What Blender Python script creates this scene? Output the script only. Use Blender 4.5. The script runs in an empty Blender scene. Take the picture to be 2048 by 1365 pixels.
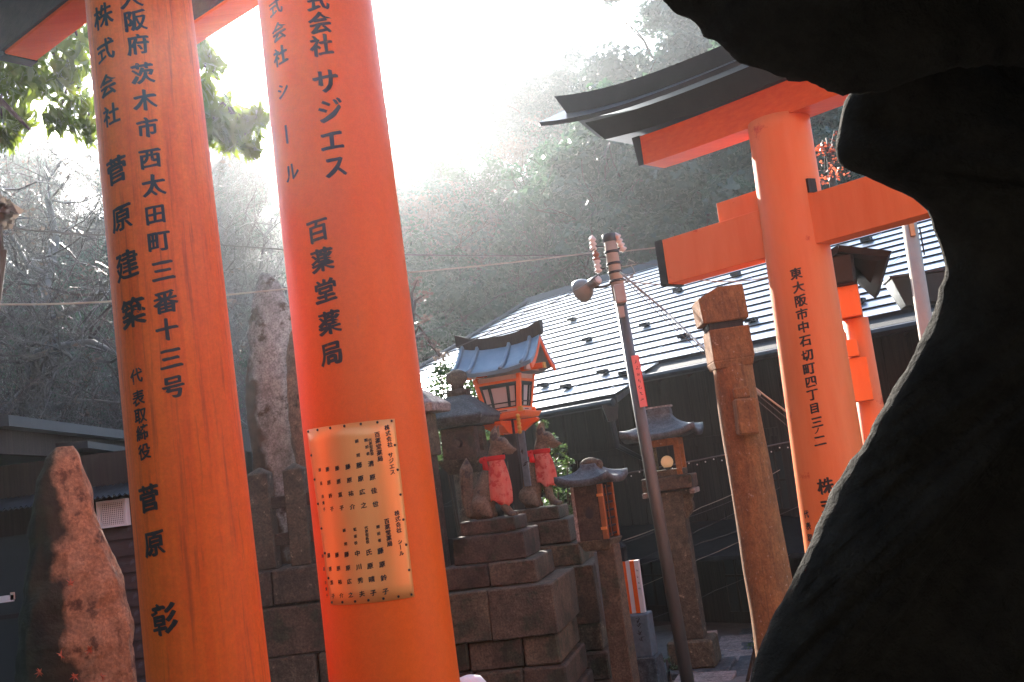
import bpy, bmesh, math, random
import numpy as np
from math import sin, cos, tan, radians, pi, atan2, hypot, sqrt
from mathutils import Vector, Matrix, noise

# ------------------------------------------------------------------ camera, sky, sun, exposure
SC = bpy.context.scene
COL = SC.collection
FPX = 2100.0                                   # focal length in pixels of a 2048 px wide frame
PITCH, ROLL = radians(7.0), radians(7.3)
EYE = Vector((0, 0, 1.6))
FW = Vector((0, cos(PITCH), sin(PITCH)))
_r0, _u0 = Vector((1, 0, 0)), Vector((0, -sin(PITCH), cos(PITCH)))
RT = _r0 * cos(ROLL) - _u0 * sin(ROLL)
UP = _r0 * sin(ROLL) + _u0 * cos(ROLL)
cam_d = bpy.data.cameras.new('camera')
cam_d.sensor_width = 36.0
cam_d.lens = 36.0 * FPX / 2048.0
cam_d.clip_start, cam_d.clip_end = 0.05, 2000.0
cam = bpy.data.objects.new('camera', cam_d)
COL.objects.link(cam)
cam.matrix_world = Matrix(((RT.x, UP.x, -FW.x, EYE.x), (RT.y, UP.y, -FW.y, EYE.y), (RT.z, UP.z, -FW.z, EYE.z), (0, 0, 0, 1)))
SC.camera = cam

SUN_AZ, SUN_EL = radians(-13.4), radians(24.2)   # azimuth measured from +Y towards +X
world = bpy.data.worlds.new('World')
SC.world = world
world.use_nodes = True
wn = world.node_tree.nodes
wl = world.node_tree.links
sky = wn.new('ShaderNodeTexSky')
sky.sky_type = 'NISHITA'
sky.sun_disc = False
sky.sun_elevation = SUN_EL
sky.sun_rotation = SUN_AZ
sky.air_density, sky.dust_density, sky.ozone_density = 1.25, .8, 2.5
wl.new(sky.outputs[0], wn['Background'].inputs[0])
wn['Background'].inputs[1].default_value = 0.12

sun_d = bpy.data.lights.new('sun', 'SUN')
sun_d.energy = 5.0
sun_d.angle = radians(0.6)
sun_d.color = (1.0, 0.93, 0.83)
sun = bpy.data.objects.new('sun', sun_d)
COL.objects.link(sun)
sdir = Vector((sin(SUN_AZ) * cos(SUN_EL), cos(SUN_AZ) * cos(SUN_EL), sin(SUN_EL)))
sun.location = sdir * 60
sun.rotation_euler = sdir.to_track_quat('Z', 'Y').to_euler()

SC.view_settings.view_transform = 'Standard'
SC.view_settings.look = 'None'
SC.view_settings.exposure = 2.2
SC.view_settings.gamma = 1.0
SC.cycles.use_denoising = True
SC.cycles.max_bounces = 6
SC.cycles.diffuse_bounces = 4
SC.cycles.glossy_bounces = 3
SC.cycles.transmission_bounces = 3
SC.cycles.transparent_max_bounces = 4
SC.cycles.volume_bounces = 0
SC.cycles.caustics_reflective = False
SC.cycles.caustics_refractive = False
SC.cycles.sample_clamp_indirect = 6.0

# ------------------------------------------------------------------ helpers: projection
def ray(px, py):
    return FW + RT * ((px - 1024) / FPX) - UP * ((py - 682.5) / FPX)
def P(px, py, d):
    return EYE + ray(px, py) * d
def PY(px, py, y):                                # point on the pixel's ray with world y
    q = ray(px, py); return EYE + q * (y / q.y)
def proj(w):
    v = w - EYE; d = v.dot(FW)
    return (1024 + FPX * v.dot(RT) / d, 682.5 - FPX * v.dot(UP) / d, d)
def hit(px, py, p0, n):
    q = ray(px, py); return EYE + q * ((p0 - EYE).dot(n) / q.dot(n))
def az(deg):
    a = radians(deg); return Vector((sin(a), cos(a), 0))

def smooth(a, b, x):
    t = max(0.0, min(1.0, (x - a) / (b - a))); return t * t * (3 - 2 * t)
def ground_z(x, y):
    z = -0.62 * smooth(5.5, 11.5, y)
    y0 = 30.0 - 16.5 * smooth(-.14, -.28, x / max(y, 8.0))
    d = max(0.0, y - y0)
    z += 0.40 * d * smooth(0, 7, d) - 0.0022 * max(0, d - 45) ** 2
    z += 0.55 * min(30, max(0.0, -8.5 - x)) * smooth(8.5, 14, -x) * (1 - smooth(14, 26, y)) + 0.5 * min(26, max(0.0, -7 - y)) * smooth(7, 12, -y)  # banks left and behind the viewpoint, raised to cut sky light
    z += 0.35 * smooth(3, 12, d) * noise.noise(Vector((x * .13, y * .13, 3.1))) * 3
    return z

# ------------------------------------------------------------------ helpers: objects
def tag(o, label=None, cat=None, group=None, kind=None):
    if label: o['label'] = label
    if cat: o['category'] = cat
    if group: o['group'] = group
    if kind: o['kind'] = kind
    return o
def empty(name, loc, label, cat, group=None, rot=None):
    o = bpy.data.objects.new(name, None)
    o.empty_display_size = 0.1
    COL.objects.link(o)
    m = rot.to_4x4() if rot is not None else Matrix.Identity(4)
    o.matrix_world = Matrix.Translation(loc) @ m
    return tag(o, label, cat, group)
def rotz(deg):
    return Matrix.Rotation(radians(deg), 3, 'Z')
def link(name, me, mat, parent=None, smooth_=False):
    o = bpy.data.objects.new(name, me)
    COL.objects.link(o)
    if mat is not None:
        me.materials.clear(); me.materials.append(mat)
    if smooth_ and len(me.polygons):
        me.polygons.foreach_set('use_smooth', [True] * len(me.polygons))
    if parent is not None:
        o.parent = parent
    return o
def copy_tree(o, parent=None):
    c = o.copy(); COL.objects.link(c)
    if parent is not None: c.parent = parent
    for ch in list(o.children): copy_tree(ch, c)
    return c

class MB:
    def __init__(s): s.v = []; s.f = []
    def add(s, vs, fs):
        b = len(s.v); s.v += [tuple(v) for v in vs]; s.f += [tuple(i + b for i in f) for f in fs]; return s
    def box(s, c, size, rot=None):
        hx, hy, hz = size[0] / 2, size[1] / 2, size[2] / 2
        vs = [Vector((x * hx, y * hy, z * hz)) for x in (-1, 1) for y in (-1, 1) for z in (-1, 1)]
        if rot is not None: vs = [rot @ v for v in vs]
        c = Vector(c)
        return s.add([v + c for v in vs], [(0, 1, 3, 2), (4, 6, 7, 5), (0, 4, 5, 1), (2, 3, 7, 6), (0, 2, 6, 4), (1, 5, 7, 3)])
    def hexa(s, vs):                                # 4 bottom + 4 top, both counter-clockwise
        return s.add(vs, [(3, 2, 1, 0), (4, 5, 6, 7), (0, 1, 5, 4), (1, 2, 6, 5), (2, 3, 7, 6), (3, 0, 4, 7)])
    def frustum(s, c, w0, d0, w1, d1, h):           # standing on c
        x, y, z = c
        r = lambda w, d, zz: [(x - w / 2, y - d / 2, zz), (x + w / 2, y - d / 2, zz), (x + w / 2, y + d / 2, zz), (x - w / 2, y + d / 2, zz)]
        return s.hexa(r(w0, d0, z) + r(w1, d1, z + h))
    def tube(s, pts, rad, n=6, cap=True, up=None):
        pts = [Vector(p) for p in pts]
        if not hasattr(rad, '__len__'): rad = [rad] * len(pts)
        b = len(s.v); k = len(pts); prev = None
        for i, p in enumerate(pts):
            t = (pts[min(i + 1, k - 1)] - pts[max(i - 1, 0)])
            t = t.normalized() if t.length > 1e-9 else Vector((0, 0, 1))
            if prev is None:
                a = up or (Vector((0, 0, 1)) if abs(t.z) < .9 else Vector((1, 0, 0)))
                u = t.cross(a).normalized()
            else:
                u = (prev - t * prev.dot(t)); u = u.normalized() if u.length > 1e-6 else t.orthogonal().normalized()
            prev = u; w = t.cross(u)
            for j in range(n):
                a = 2 * pi * j / n
                s.v.append(tuple(p + (u * cos(a) + w * sin(a)) * rad[i]))
        for i in range(k - 1):
            for j in range(n):
                j2 = (j + 1) % n
                s.f.append((b + i * n + j, b + i * n + j2, b + (i + 1) * n + j2, b + (i + 1) * n + j))
        if cap:
            s.f.append(tuple(b + j for j in range(n))[::-1]); s.f.append(tuple(b + (k - 1) * n + j for j in range(n)))
        return s
    def lathe(s, prof, n=24, c=(0, 0, 0)):
        b = len(s.v)
        for r, z in prof:
            for j in range(n):
                a = 2 * pi * j / n
                s.v.append((c[0] + r * cos(a), c[1] + r * sin(a), c[2] + z))
        for i in range(len(prof) - 1):
            for j in range(n):
                j2 = (j + 1) % n
                s.f.append((b + i * n + j, b + i * n + j2, b + (i + 1) * n + j2, b + (i + 1) * n + j))
        s.f.append(tuple(b + j for j in range(n))[::-1]); s.f.append(tuple(b + (len(prof) - 1) * n + j for j in range(n)))
        return s
    def loft(s, rings, cap=True):
        b = len(s.v); n = len(rings[0])
        for r in rings: s.v += [tuple(v) for v in r]
        for i in range(len(rings) - 1):
            for j in range(n):
                j2 = (j + 1) % n
                s.f.append((b + i * n + j, b + i * n + j2, b + (i + 1) * n + j2, b + (i + 1) * n + j))
        if cap:
            s.f.append(tuple(b + j for j in range(n))[::-1]); s.f.append(tuple(b + (len(rings) - 1) * n + j for j in range(n)))
        return s
    def ball(s, c, r, n=14, m=8, sc=(1, 1, 1)):
        rings = []
        for i in range(m + 1):
            a = -pi / 2 + pi * (i + .0) / m
            rr = max(cos(a), .02)
            rings.append([(c[0] + r * sc[0] * rr * cos(2 * pi * j / n), c[1] + r * sc[1] * rr * sin(2 * pi * j / n), c[2] + r * sc[2] * sin(a)) for j in range(n)])
        return s.loft(rings)
    def mesh(s, name, bev=0, xf=None):
        me = bpy.data.meshes.new(name)
        me.from_pydata(s.v, [], s.f)
        bm = bmesh.new(); bm.from_mesh(me)
        if xf is not None: bm.transform(xf)
        bmesh.ops.recalc_face_normals(bm, faces=bm.faces[:])
        if bev > 0:
            es = [e for e in bm.edges if len(e.link_faces) == 2 and e.calc_face_angle(0) > .5]
            bmesh.ops.bevel(bm, geom=es, offset=bev, segments=1, affect='EDGES', clamp_overlap=True)
        bm.to_mesh(me); bm.free()
        return me
    def build(s, name, mat, parent=None, smooth_=False, bev=0, xf=None):
        return link(name, s.mesh(name, bev, xf), mat, parent, smooth_)

def np_mesh(name, verts, quads):
    me = bpy.data.meshes.new(name)
    nv, nf = len(verts), len(quads); k = quads.shape[1]
    me.vertices.add(nv); me.vertices.foreach_set('co', np.asarray(verts, dtype=np.float32).ravel())
    me.loops.add(nf * k); me.loops.foreach_set('vertex_index', np.asarray(quads, dtype=np.int32).ravel())
    me.polygons.add(nf); me.polygons.foreach_set('loop_start', np.arange(0, nf * k, k, dtype=np.int32))
    me.update(calc_edges=True)
    return me

# ------------------------------------------------------------------ materials
def srgb(h):
    c = [int(h[i:i + 2], 16) / 255 for i in (0, 2, 4)]
    return tuple((x / 12.92 if x < .04045 else ((x + .055) / 1.055) ** 2.4) for x in c)
def pm(name, c1, c2=None, scale=6.0, stretch=(1, 1, 1), rough=.7, metal=0.0, bump=.25, spot=None, spot_scale=14.0, spot_at=.6, spec=.5,
       streak=None, trans=None, rnd=0.0, bscale=None, spot_stretch=None, coat=0.0, grain=0.0, gscale=70.0):
    """Principled material: two tones mixed by noise, optional third tone in spots or streaks, fine bump."""
    m = bpy.data.materials.new(name); m.use_nodes = True
    nt = m.node_tree; N = nt.nodes; L = nt.links
    b = N['Principled BSDF']
    b.inputs['Roughness'].default_value = rough
    b.inputs['Metallic'].default_value = metal
    b.inputs['Specular IOR Level'].default_value = spec
    b.inputs['Coat Weight'].default_value = coat
    tc = N.new('ShaderNodeTexCoord')
    def ns(sc, st, det=6.0):
        mp = N.new('ShaderNodeMapping'); mp.inputs['Scale'].default_value = st
        L.new(tc.outputs['Object'], mp.inputs[0])
        t = N.new('ShaderNodeTexNoise'); t.inputs['Scale'].default_value = sc; t.inputs['Detail'].default_value = det; t.inputs['Roughness'].default_value = .65
        L.new(mp.outputs[0], t.inputs['Vector']); return t
    n1 = ns(scale, stretch)
    rp = N.new('ShaderNodeValToRGB')
    rp.color_ramp.elements[0].position, rp.color_ramp.elements[1].position = .32, .68
    rp.color_ramp.elements[0].color = (*c1, 1); rp.color_ramp.elements[1].color = (*(c2 or c1), 1)
    L.new(n1.outputs[0], rp.inputs[0])
    out = rp.outputs[0]
    if spot is not None:
        n2 = ns(spot_scale, spot_stretch or (1, 1, 1), 8.0)
        r2 = N.new('ShaderNodeValToRGB')
        r2.color_ramp.elements[0].position, r2.color_ramp.elements[1].position = spot_at, spot_at + .07
        L.new(n2.outputs[0], r2.inputs[0])
        mx = N.new('ShaderNodeMix'); mx.data_type = 'RGBA'
        L.new(r2.outputs[0], mx.inputs[0]); L.new(out, mx.inputs[6]); mx.inputs[7].default_value = (*spot, 1)
        out = mx.outputs[2]
    if streak is not None:
        n3 = ns(9.0, (5, 5, .25), 5.0)
        r3 = N.new('ShaderNodeValToRGB')
        r3.color_ramp.elements[0].position, r3.color_ramp.elements[1].position = .55, .75
        r3.color_ramp.elements[1].color = (.75, .75, .75, 1)
        L.new(n3.outputs[0], r3.inputs[0])
        mx = N.new('ShaderNodeMix'); mx.data_type = 'RGBA'
        L.new(r3.outputs[0], mx.inputs[0]); L.new(out, mx.inputs[6]); mx.inputs[7].default_value = (*streak, 1)
        out = mx.outputs[2]
    if grain > 0:
        for gs, ga in ((gscale, grain), (gscale * .28, grain * .8)):
            ng = ns(gs, (1, 1, 1), 3.0); mg = N.new('ShaderNodeMapRange'); mg.inputs[1].default_value = .3; mg.inputs[2].default_value = .7; mg.inputs[3].default_value = 1 - ga; mg.inputs[4].default_value = 1 + ga
            L.new(ng.outputs[0], mg.inputs[0]); mu = N.new('ShaderNodeMix'); mu.data_type = 'RGBA'; mu.blend_type = 'MULTIPLY'; mu.inputs[0].default_value = 1.0
            L.new(out, mu.inputs[6]); L.new(mg.outputs[0], mu.inputs[7]); out = mu.outputs[2]
    if rnd > 0:
        oi = N.new('ShaderNodeObjectInfo'); hs = N.new('ShaderNodeHueSaturation')
        mr = N.new('ShaderNodeMapRange'); mr.inputs[3].default_value = 1 - rnd; mr.inputs[4].default_value = 1 + rnd
        L.new(oi.outputs['Random'], mr.inputs[0]); L.new(mr.outputs[0], hs.inputs['Value'])
        mr2 = N.new('ShaderNodeMapRange'); mr2.inputs[3].default_value = .5 - rnd * .07; mr2.inputs[4].default_value = .5 + rnd * .07
        L.new(oi.outputs['Random'], mr2.inputs[0]); L.new(mr2.outputs[0], hs.inputs['Hue'])
        L.new(out, hs.inputs['Color']); out = hs.outputs[0]
    L.new(out, b.inputs['Base Color'])
    if bump > 0:
        n4 = ns(bscale or scale * 6, stretch, 8.0)
        bp = N.new('ShaderNodeBump'); bp.inputs['Strength'].default_value = bump; bp.inputs['Distance'].default_value = .02
        L.new(n4.outputs[0], bp.inputs['Height']); L.new(bp.outputs[0], b.inputs['Normal'])
    if trans is not None:
        tr = N.new('ShaderNodeBsdfTranslucent'); tr.inputs[0].default_value = (*trans, 1)
        ms = N.new('ShaderNodeMixShader'); ms.inputs[0].default_value = .42
        L.new(b.outputs[0], ms.inputs[1]); L.new(tr.outputs[0], ms.inputs[2]); L.new(ms.outputs[0], N['Material Output'].inputs[0])
    return m

M = {}
M['vermilion'] = pm('vermilion_paint', (.84, .150, .018), (.80, .122, .014), 3, (1, 1, .4), rough=.42, spec=.22, bump=.05, spot=(.70, .14, .04), spot_scale=4, spot_at=.62, spot_stretch=(3, 3, .35), grain=.05, gscale=140)
M['vermilion_worn'] = pm('worn_vermilion_wood', (.84, .150, .018), (.74, .108, .014), 7, (4, 4, .16), rough=.55, spec=.2, bump=.18, bscale=16, streak=(.30, .045, .015), spot=(.16, .03, .012), spot_scale=12, spot_at=.70, spot_stretch=(6, 6, .10), grain=.08, gscale=90)
M['vermilion_pale'] = pm('weathered_vermilion', (.88, .245, .075), (.82, .19, .05), 4, (2, 2, .3), rough=.55, spec=.25, bump=.06, spot=(.60, .06, .012), spot_scale=4, spot_at=.64)
M['vermilion_beam'] = pm('vermilion_beam_wood', (.80, .15, .024), (.70, .105, .016), 6, (.4, 3, 6), rough=.55, spec=.2, bump=.1, spot=(.25, .03, .01), spot_scale=7, spot_at=.73)
M['black_paint'] = pm('black_paint', (.014, .014, .015), (.022, .021, .021), 8, rough=.5, spec=.22, bump=.08)
M['ink_worn'] = pm('worn_brush_lettering', (.013, .012, .012), (.032, .022, .016), 14, rough=.6, bump=0, spot=(.34, .05, .012), spot_scale=30, spot_at=.64)
M['ink'] = pm('black_lettering', (.012, .012, .013), (.03, .024, .02), 20, rough=.55, bump=0)
M['roof_copper'] = pm('dark_copper_sheet', (.030, .036, .044), (.045, .05, .058), 5, rough=.32, metal=.4, bump=.06)
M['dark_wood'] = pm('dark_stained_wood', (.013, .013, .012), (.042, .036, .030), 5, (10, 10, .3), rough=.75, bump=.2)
M['dark_wood_h'] = pm('dark_board_siding', (.045, .030, .026), (.075, .05, .042), 6, (.4, 4, 6), rough=.75, bump=.25, spot=(.11, .11, .12), spot_scale=4, spot_at=.68)
M['green_door'] = pm('dark_green_door', (.02, .03, .03), (.03, .042, .042), 3, rough=.6, bump=.05)
M['stone'] = pm('mossy_grey_stone', (.108, .090, .058), (.048, .041, .028), 9, rough=.9, bump=.6, spot=(.27, .22, .15), spot_scale=20, spot_at=.62, streak=(.045, .042, .028), grain=.45, rnd=.28)
M['stone_block'] = pm('weathered_brown_stone_block', (.125, .096, .060), (.052, .042, .028), 5, rough=.9, bump=.6, spot=(.042, .046, .026), spot_scale=6, spot_at=.54, streak=(.05, .042, .028), grain=.45, rnd=.28)
M['stone_pale'] = pm('pale_streaked_stone', (.34, .30, .27), (.17, .145, .125), 6, (3, 3, .5), rough=.9, bump=.4, grain=.45)
M['stone_dark'] = pm('dark_grey_roof_stone', (.045, .058, .062), (.085, .102, .105), 10, rough=.7, bump=.35, spot=(.22, .2, .17), spot_scale=22, spot_at=.64, grain=.45)
M['stone_rust'] = pm('orange_lichen_stone', (.34, .150, .046), (.19, .086, .030), 8, (1, 1, .5), rough=.9, bump=.7, spot=(.44, .30, .19), spot_scale=30, spot_at=.62, streak=(.085, .05, .024), grain=.22)
M['slab_lichen'] = pm('lichened_slab_stone', (.38, .385, .37), (.17, .17, .16), 3.5, (1.6, 1.6, .7), rough=.85, bump=.45, spot=(.07, .055, .038), spot_scale=4.5, spot_at=.54, grain=.45)
M['slab_brown'] = pm('brown_slab_stone', (.26, .17, .11), (.12, .08, .055), 5, rough=.9, bump=.8, bscale=14, spot=(.05, .045, .03), spot_scale=6, spot_at=.60, grain=.45)
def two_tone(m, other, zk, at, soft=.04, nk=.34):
    """a second tone (bare rock, or shade put into the colour) covering one flank of a stone with a ragged edge"""
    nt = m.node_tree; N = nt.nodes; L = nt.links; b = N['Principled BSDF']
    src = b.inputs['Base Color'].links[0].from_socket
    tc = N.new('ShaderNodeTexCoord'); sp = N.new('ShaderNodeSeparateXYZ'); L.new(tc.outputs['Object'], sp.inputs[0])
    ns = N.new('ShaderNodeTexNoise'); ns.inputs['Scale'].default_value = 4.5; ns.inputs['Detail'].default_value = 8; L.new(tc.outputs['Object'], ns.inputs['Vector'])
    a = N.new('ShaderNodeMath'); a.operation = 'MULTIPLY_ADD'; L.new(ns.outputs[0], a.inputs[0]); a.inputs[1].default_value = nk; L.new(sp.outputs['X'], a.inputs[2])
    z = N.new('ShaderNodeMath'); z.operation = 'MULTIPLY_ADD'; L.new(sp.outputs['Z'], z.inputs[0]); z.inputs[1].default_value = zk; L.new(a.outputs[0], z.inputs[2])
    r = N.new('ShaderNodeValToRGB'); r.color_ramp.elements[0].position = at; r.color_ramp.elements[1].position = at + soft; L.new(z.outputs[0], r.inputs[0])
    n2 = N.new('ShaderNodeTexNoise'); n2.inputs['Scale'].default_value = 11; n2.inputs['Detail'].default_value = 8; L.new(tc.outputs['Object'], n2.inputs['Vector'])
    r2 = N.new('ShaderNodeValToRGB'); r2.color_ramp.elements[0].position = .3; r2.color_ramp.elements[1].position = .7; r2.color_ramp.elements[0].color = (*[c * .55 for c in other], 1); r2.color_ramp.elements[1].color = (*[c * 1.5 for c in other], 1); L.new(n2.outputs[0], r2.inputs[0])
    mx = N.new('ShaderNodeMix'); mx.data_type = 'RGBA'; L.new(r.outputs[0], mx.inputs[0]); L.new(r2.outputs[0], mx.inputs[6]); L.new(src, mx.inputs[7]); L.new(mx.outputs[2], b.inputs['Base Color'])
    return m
M['slab_shaded'] = two_tone(pm('brown_slab_shaded_flank', (.33, .205, .11), (.20, .122, .064), 6, rough=.9, bump=.9, bscale=16, spot=(.10, .062, .036), spot_scale=9, spot_at=.57, streak=(.08, .05, .03), grain=.35), (.026, .026, .013), .095, .36)  # dark left flank: the stone's shaded side put into its colour
M['slab_lichen'] = two_tone(M['slab_lichen'], (.085, .058, .036), .10, .37)
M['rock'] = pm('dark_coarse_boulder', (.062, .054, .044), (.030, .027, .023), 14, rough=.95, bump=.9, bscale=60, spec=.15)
M['fox_stone'] = pm('brown_carved_stone', (.21, .162, .105), (.09, .072, .048), 10, rough=.85, bump=.35, spot=(.05, .045, .04), spot_scale=9, spot_at=.57, grain=.45)
M['bib'] = pm('red_patterned_cloth', (.85, .34, .26), (.80, .13, .07), 11, (1, 1, .6), rough=.75, bump=.1, spot=(.60, .03, .025), spot_scale=19, spot_at=.51, streak=(.78, .50, .36), trans=(.8, .2, .15))
M['red_cloth'] = pm('red_cloth', (.70, .02, .02), (.6, .015, .02), 8, rough=.75, bump=.1, trans=(.8, .05, .04))
M['metal_roof'] = pm('pale_blue_grey_metal_roofing', (.70, .75, .82), (.86, .90, .94), 1.2, (1, 1, 1), rough=.30, metal=.9, bump=.02, spot=(.60, .63, .66), spot_scale=5, spot_at=.62)
M['dark_metal'] = pm('dark_metal', (.03, .031, .033), (.05, .05, .052), 8, rough=.45, metal=.6, bump=.05)
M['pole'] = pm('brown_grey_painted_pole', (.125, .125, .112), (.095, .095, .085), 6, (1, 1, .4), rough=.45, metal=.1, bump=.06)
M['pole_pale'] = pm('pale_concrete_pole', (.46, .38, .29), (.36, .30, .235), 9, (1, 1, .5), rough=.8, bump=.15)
M['ceramic'] = pm('white_ceramic', (.72, .70, .66), (.62, .58, .53), 7, rough=.25, bump=.0)
M['ceramic_brown'] = pm('brown_ceramic', (.30, .14, .085), (.22, .1, .06), 7, rough=.25, bump=.0)
M['grey_plastic'] = pm('weathered_grey_plastic', (.42, .40, .37), (.34, .32, .29), 6, rough=.5, bump=.03)
M['horn'] = pm('grey_horn_metal', (.24, .235, .21), (.19, .185, .165), 7, rough=.4, metal=.3, bump=.03)
M['pink_sign'] = pm('pink_red_sign', (.80, .22, .22), (.76, .19, .19), 5, rough=.45, bump=0)
M['red_edge'] = pm('red_sign_edge', (.65, .05, .04), None, rough=.5, bump=0)
M['wire'] = pm('dark_cable', (.08, .075, .07), None, rough=.4, bump=0)
M['wire_pale'] = pm('pale_sheathed_cable', (.36, .33, .26), (.28, .26, .2), 3, rough=.4, bump=0)
M['brass'] = pm('copper_plaque_sheet', (.95, .42, .13), (.88, .36, .10), 3, (2, 2, .4), rough=.36, metal=.3, bump=.02)
M['copper'] = pm('copper_door_frame', (.55, .21, .09), (.38, .14, .06), 9, rough=.32, metal=.8, bump=.06)
M['yellow'] = pm('ochre_yellow_paint', (.62, .36, .035), (.55, .30, .03), 9, rough=.5, bump=.05)
M['cream'] = pm('cream_board', (.70, .52, .40), (.62, .44, .34), 9, rough=.6, bump=.03)
M['green_paint'] = pm('dark_green_paint', (.012, .035, .032), (.018, .045, .04), 9, rough=.45, bump=.03)
M['paper'] = pm('white_frosted_pane', (.58, .55, .52), (.66, .63, .60), 4, rough=.35, bump=0)
M['lantern_roof'] = pm('blue_grey_copper_roof', (.16, .25, .31), (.22, .32, .38), 6, rough=.35, metal=.35, bump=.04)
M['white_paint'] = pm('white_paint', (.76, .72, .70), (.7, .66, .64), 6, rough=.5, bump=.03)
M['globe'] = pm('opal_globe_glass', (.80, .70, .56), (.76, .66, .52), 4, rough=.25, bump=0, trans=(.9, .75, .55))
M['blue_stone'] = pm('blue_grey_granite', (.16, .20, .22), (.11, .14, .155), 24, rough=.7, bump=.2)
M['bark'] = pm('brown_bark', (.085, .062, .046), (.05, .037, .029), 6, (3, 3, .5), rough=.85, bump=.5)
M['bark_pale'] = pm('pale_smooth_bark', (.17, .17, .18), (.075, .073, .075), 5, (2, 2, .6), rough=.5, bump=.3)
M['twig'] = pm('bare_twig_bark', (.066, .060, .056), (.044, .040, .038), 3, rough=.36, bump=0, rnd=.3)
M['leaf_dark'] = pm('glossy_evergreen_leaf', (.024, .052, .044), (.040, .075, .055), 5, rough=.33, bump=0, trans=(.08, .16, .08), rnd=.25)
M['leaf_near'] = pm('backlit_evergreen_leaf', (.022, .045, .014), (.04, .07, .02), 2, rough=.3, bump=0, trans=(.26, .36, .03))
M['leaf_mid'] = pm('grey_green_foliage', (.032, .062, .056), (.050, .080, .070), 5, rough=.45, bump=0, trans=(.09, .15, .11), rnd=.35)
M['leaf_brown'] = pm('russet_autumn_leaf', (.12, .095, .08), (.155, .115, .092), 5, rough=.5, bump=0, trans=(.16, .125, .105), rnd=.3)
M['leaf_red'] = pm('red_maple_leaf', (.42, .055, .025), (.5, .11, .04), 5, rough=.5, bump=0, trans=(.6, .12, .05))
M['leaf_dull'] = pm('dull_red_dry_leaf', (.34, .06, .025), (.42, .12, .04), 30, rough=.7, bump=0)
M['shrub'] = pm('glossy_shrub_leaf', (.028, .055, .030), (.045, .08, .042), 5, rough=.28, bump=0, trans=(.10, .17, .05))
M['earth'] = pm('leaf_litter_earth', (.085, .062, .045), (.055, .042, .032), 3, rough=.95, bump=.6, bscale=12)
M['ground'] = pm('packed_gravel_ground', (.165, .158, .14), (.105, .10, .088), 4, rough=.9, bump=.4, bscale=50)
M['hut_roof'] = pm('blue_grey_sheet_roof', (.030, .040, .048), (.042, .052, .06), 4, rough=.42, metal=.4, bump=.04)

# ------------------------------------------------------------------ lettering
_gl = {}
def glyph(ch, cuts):
    key = (ch, cuts)
    if key in _gl: return _gl[key]
    cu = bpy.data.curves.new('t', 'FONT'); cu.body = ch; cu.align_x = 'CENTER'; cu.resolution_u = 3; cu.offset = .008
    ob = bpy.data.objects.new('t', cu); COL.objects.link(ob)
    dg = bpy.context.evaluated_depsgraph_get()
    me = bpy.data.meshes.new_from_object(ob.evaluated_get(dg))
    bm = bmesh.new(); bm.from_mesh(me)
    bmesh.ops.translate(bm, verts=bm.verts[:], vec=(0, -.36, 0))
    if cuts:
        for k in range(1, cuts):
            x = -.55 + 1.1 * k / cuts
            bmesh.ops.bisect_plane(bm, geom=bm.verts[:] + bm.edges[:] + bm.faces[:], plane_co=(x, 0, 0), plane_no=(1, 0, 0))
    bmesh.ops.triangulate(bm, faces=bm.faces[:])
    bm.verts.index_update()
    r = ([(v.co.x, v.co.y) for v in bm.verts], [tuple(v.index for v in f.verts) for f in bm.faces])
    bm.free(); bpy.data.meshes.remove(me); bpy.data.objects.remove(ob); bpy.data.curves.remove(cu)
    _gl[key] = r
    return r
def brush(ch, size, cuts=0, wx=1.0, seed=0, nib=3):
    """2-D brush-like glyph: sans outline thickened along a slanted nib, rising to the right; returns (x, y, layer) and faces."""
    v, f = glyph(ch, cuts); V = []; Fs = []
    for k in range(nib):
        b = len(V); s = k / max(1, nib - 1) - .5 if nib > 1 else 0
        for x, y in v:
            dx = noise.noise(Vector((x * 3.1 + seed, y * 3.1, seed * 1.7))) * .022
            dy = noise.noise(Vector((x * 3.3, y * 3.3 + seed, 9 + seed))) * .022
            wgt = .7 + .6 * noise.noise(Vector((x * 2.2 + seed * 3, y * 2.2, 4)))
            xx = x + dx + s * .085 * wgt; yy = y + dy - s * .060 * wgt
            V.append((xx * size * wx, (yy + .13 * xx) * size, k))
        Fs += [tuple(i + b for i in t) for t in f]
    return V, Fs

def ink_marks(name, parent, mat, x0, y0, z0, cells, size, step, seed, dxdz=0.0):
    """small worn brush marks, one cluster for each character cell, on a face looking along -y"""
    rg = random.Random(seed)
    mb = MB()
    for i in range(cells):
        cx, cz = x0 + dxdz * i, z0 - step * i
        for k in range(5):
            a = rg.choice((.15, .15, 1.5, -1.0, .9)) + rg.gauss(0, .1); l = size * rg.uniform(.25, .5); w = size * rg.uniform(.05, .10)
            px, pz = cx + rg.uniform(-.32, .32) * size, cz + rg.uniform(-.38, .38) * size
            d = (cos(a) * l, sin(a) * l); n = (-sin(a) * w, cos(a) * w); y = y0 - .0003 * k
            mb.add([(px - d[0], y, pz - d[1]), (px + n[0], y, pz + n[1]), (px + d[0], y, pz + d[1]), (px - n[0], y, pz - n[1])], [(0, 1, 2, 3)])
    o = mb.build(name, mat, parent); o['kind'] = 'stuff'
    return o

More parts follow.
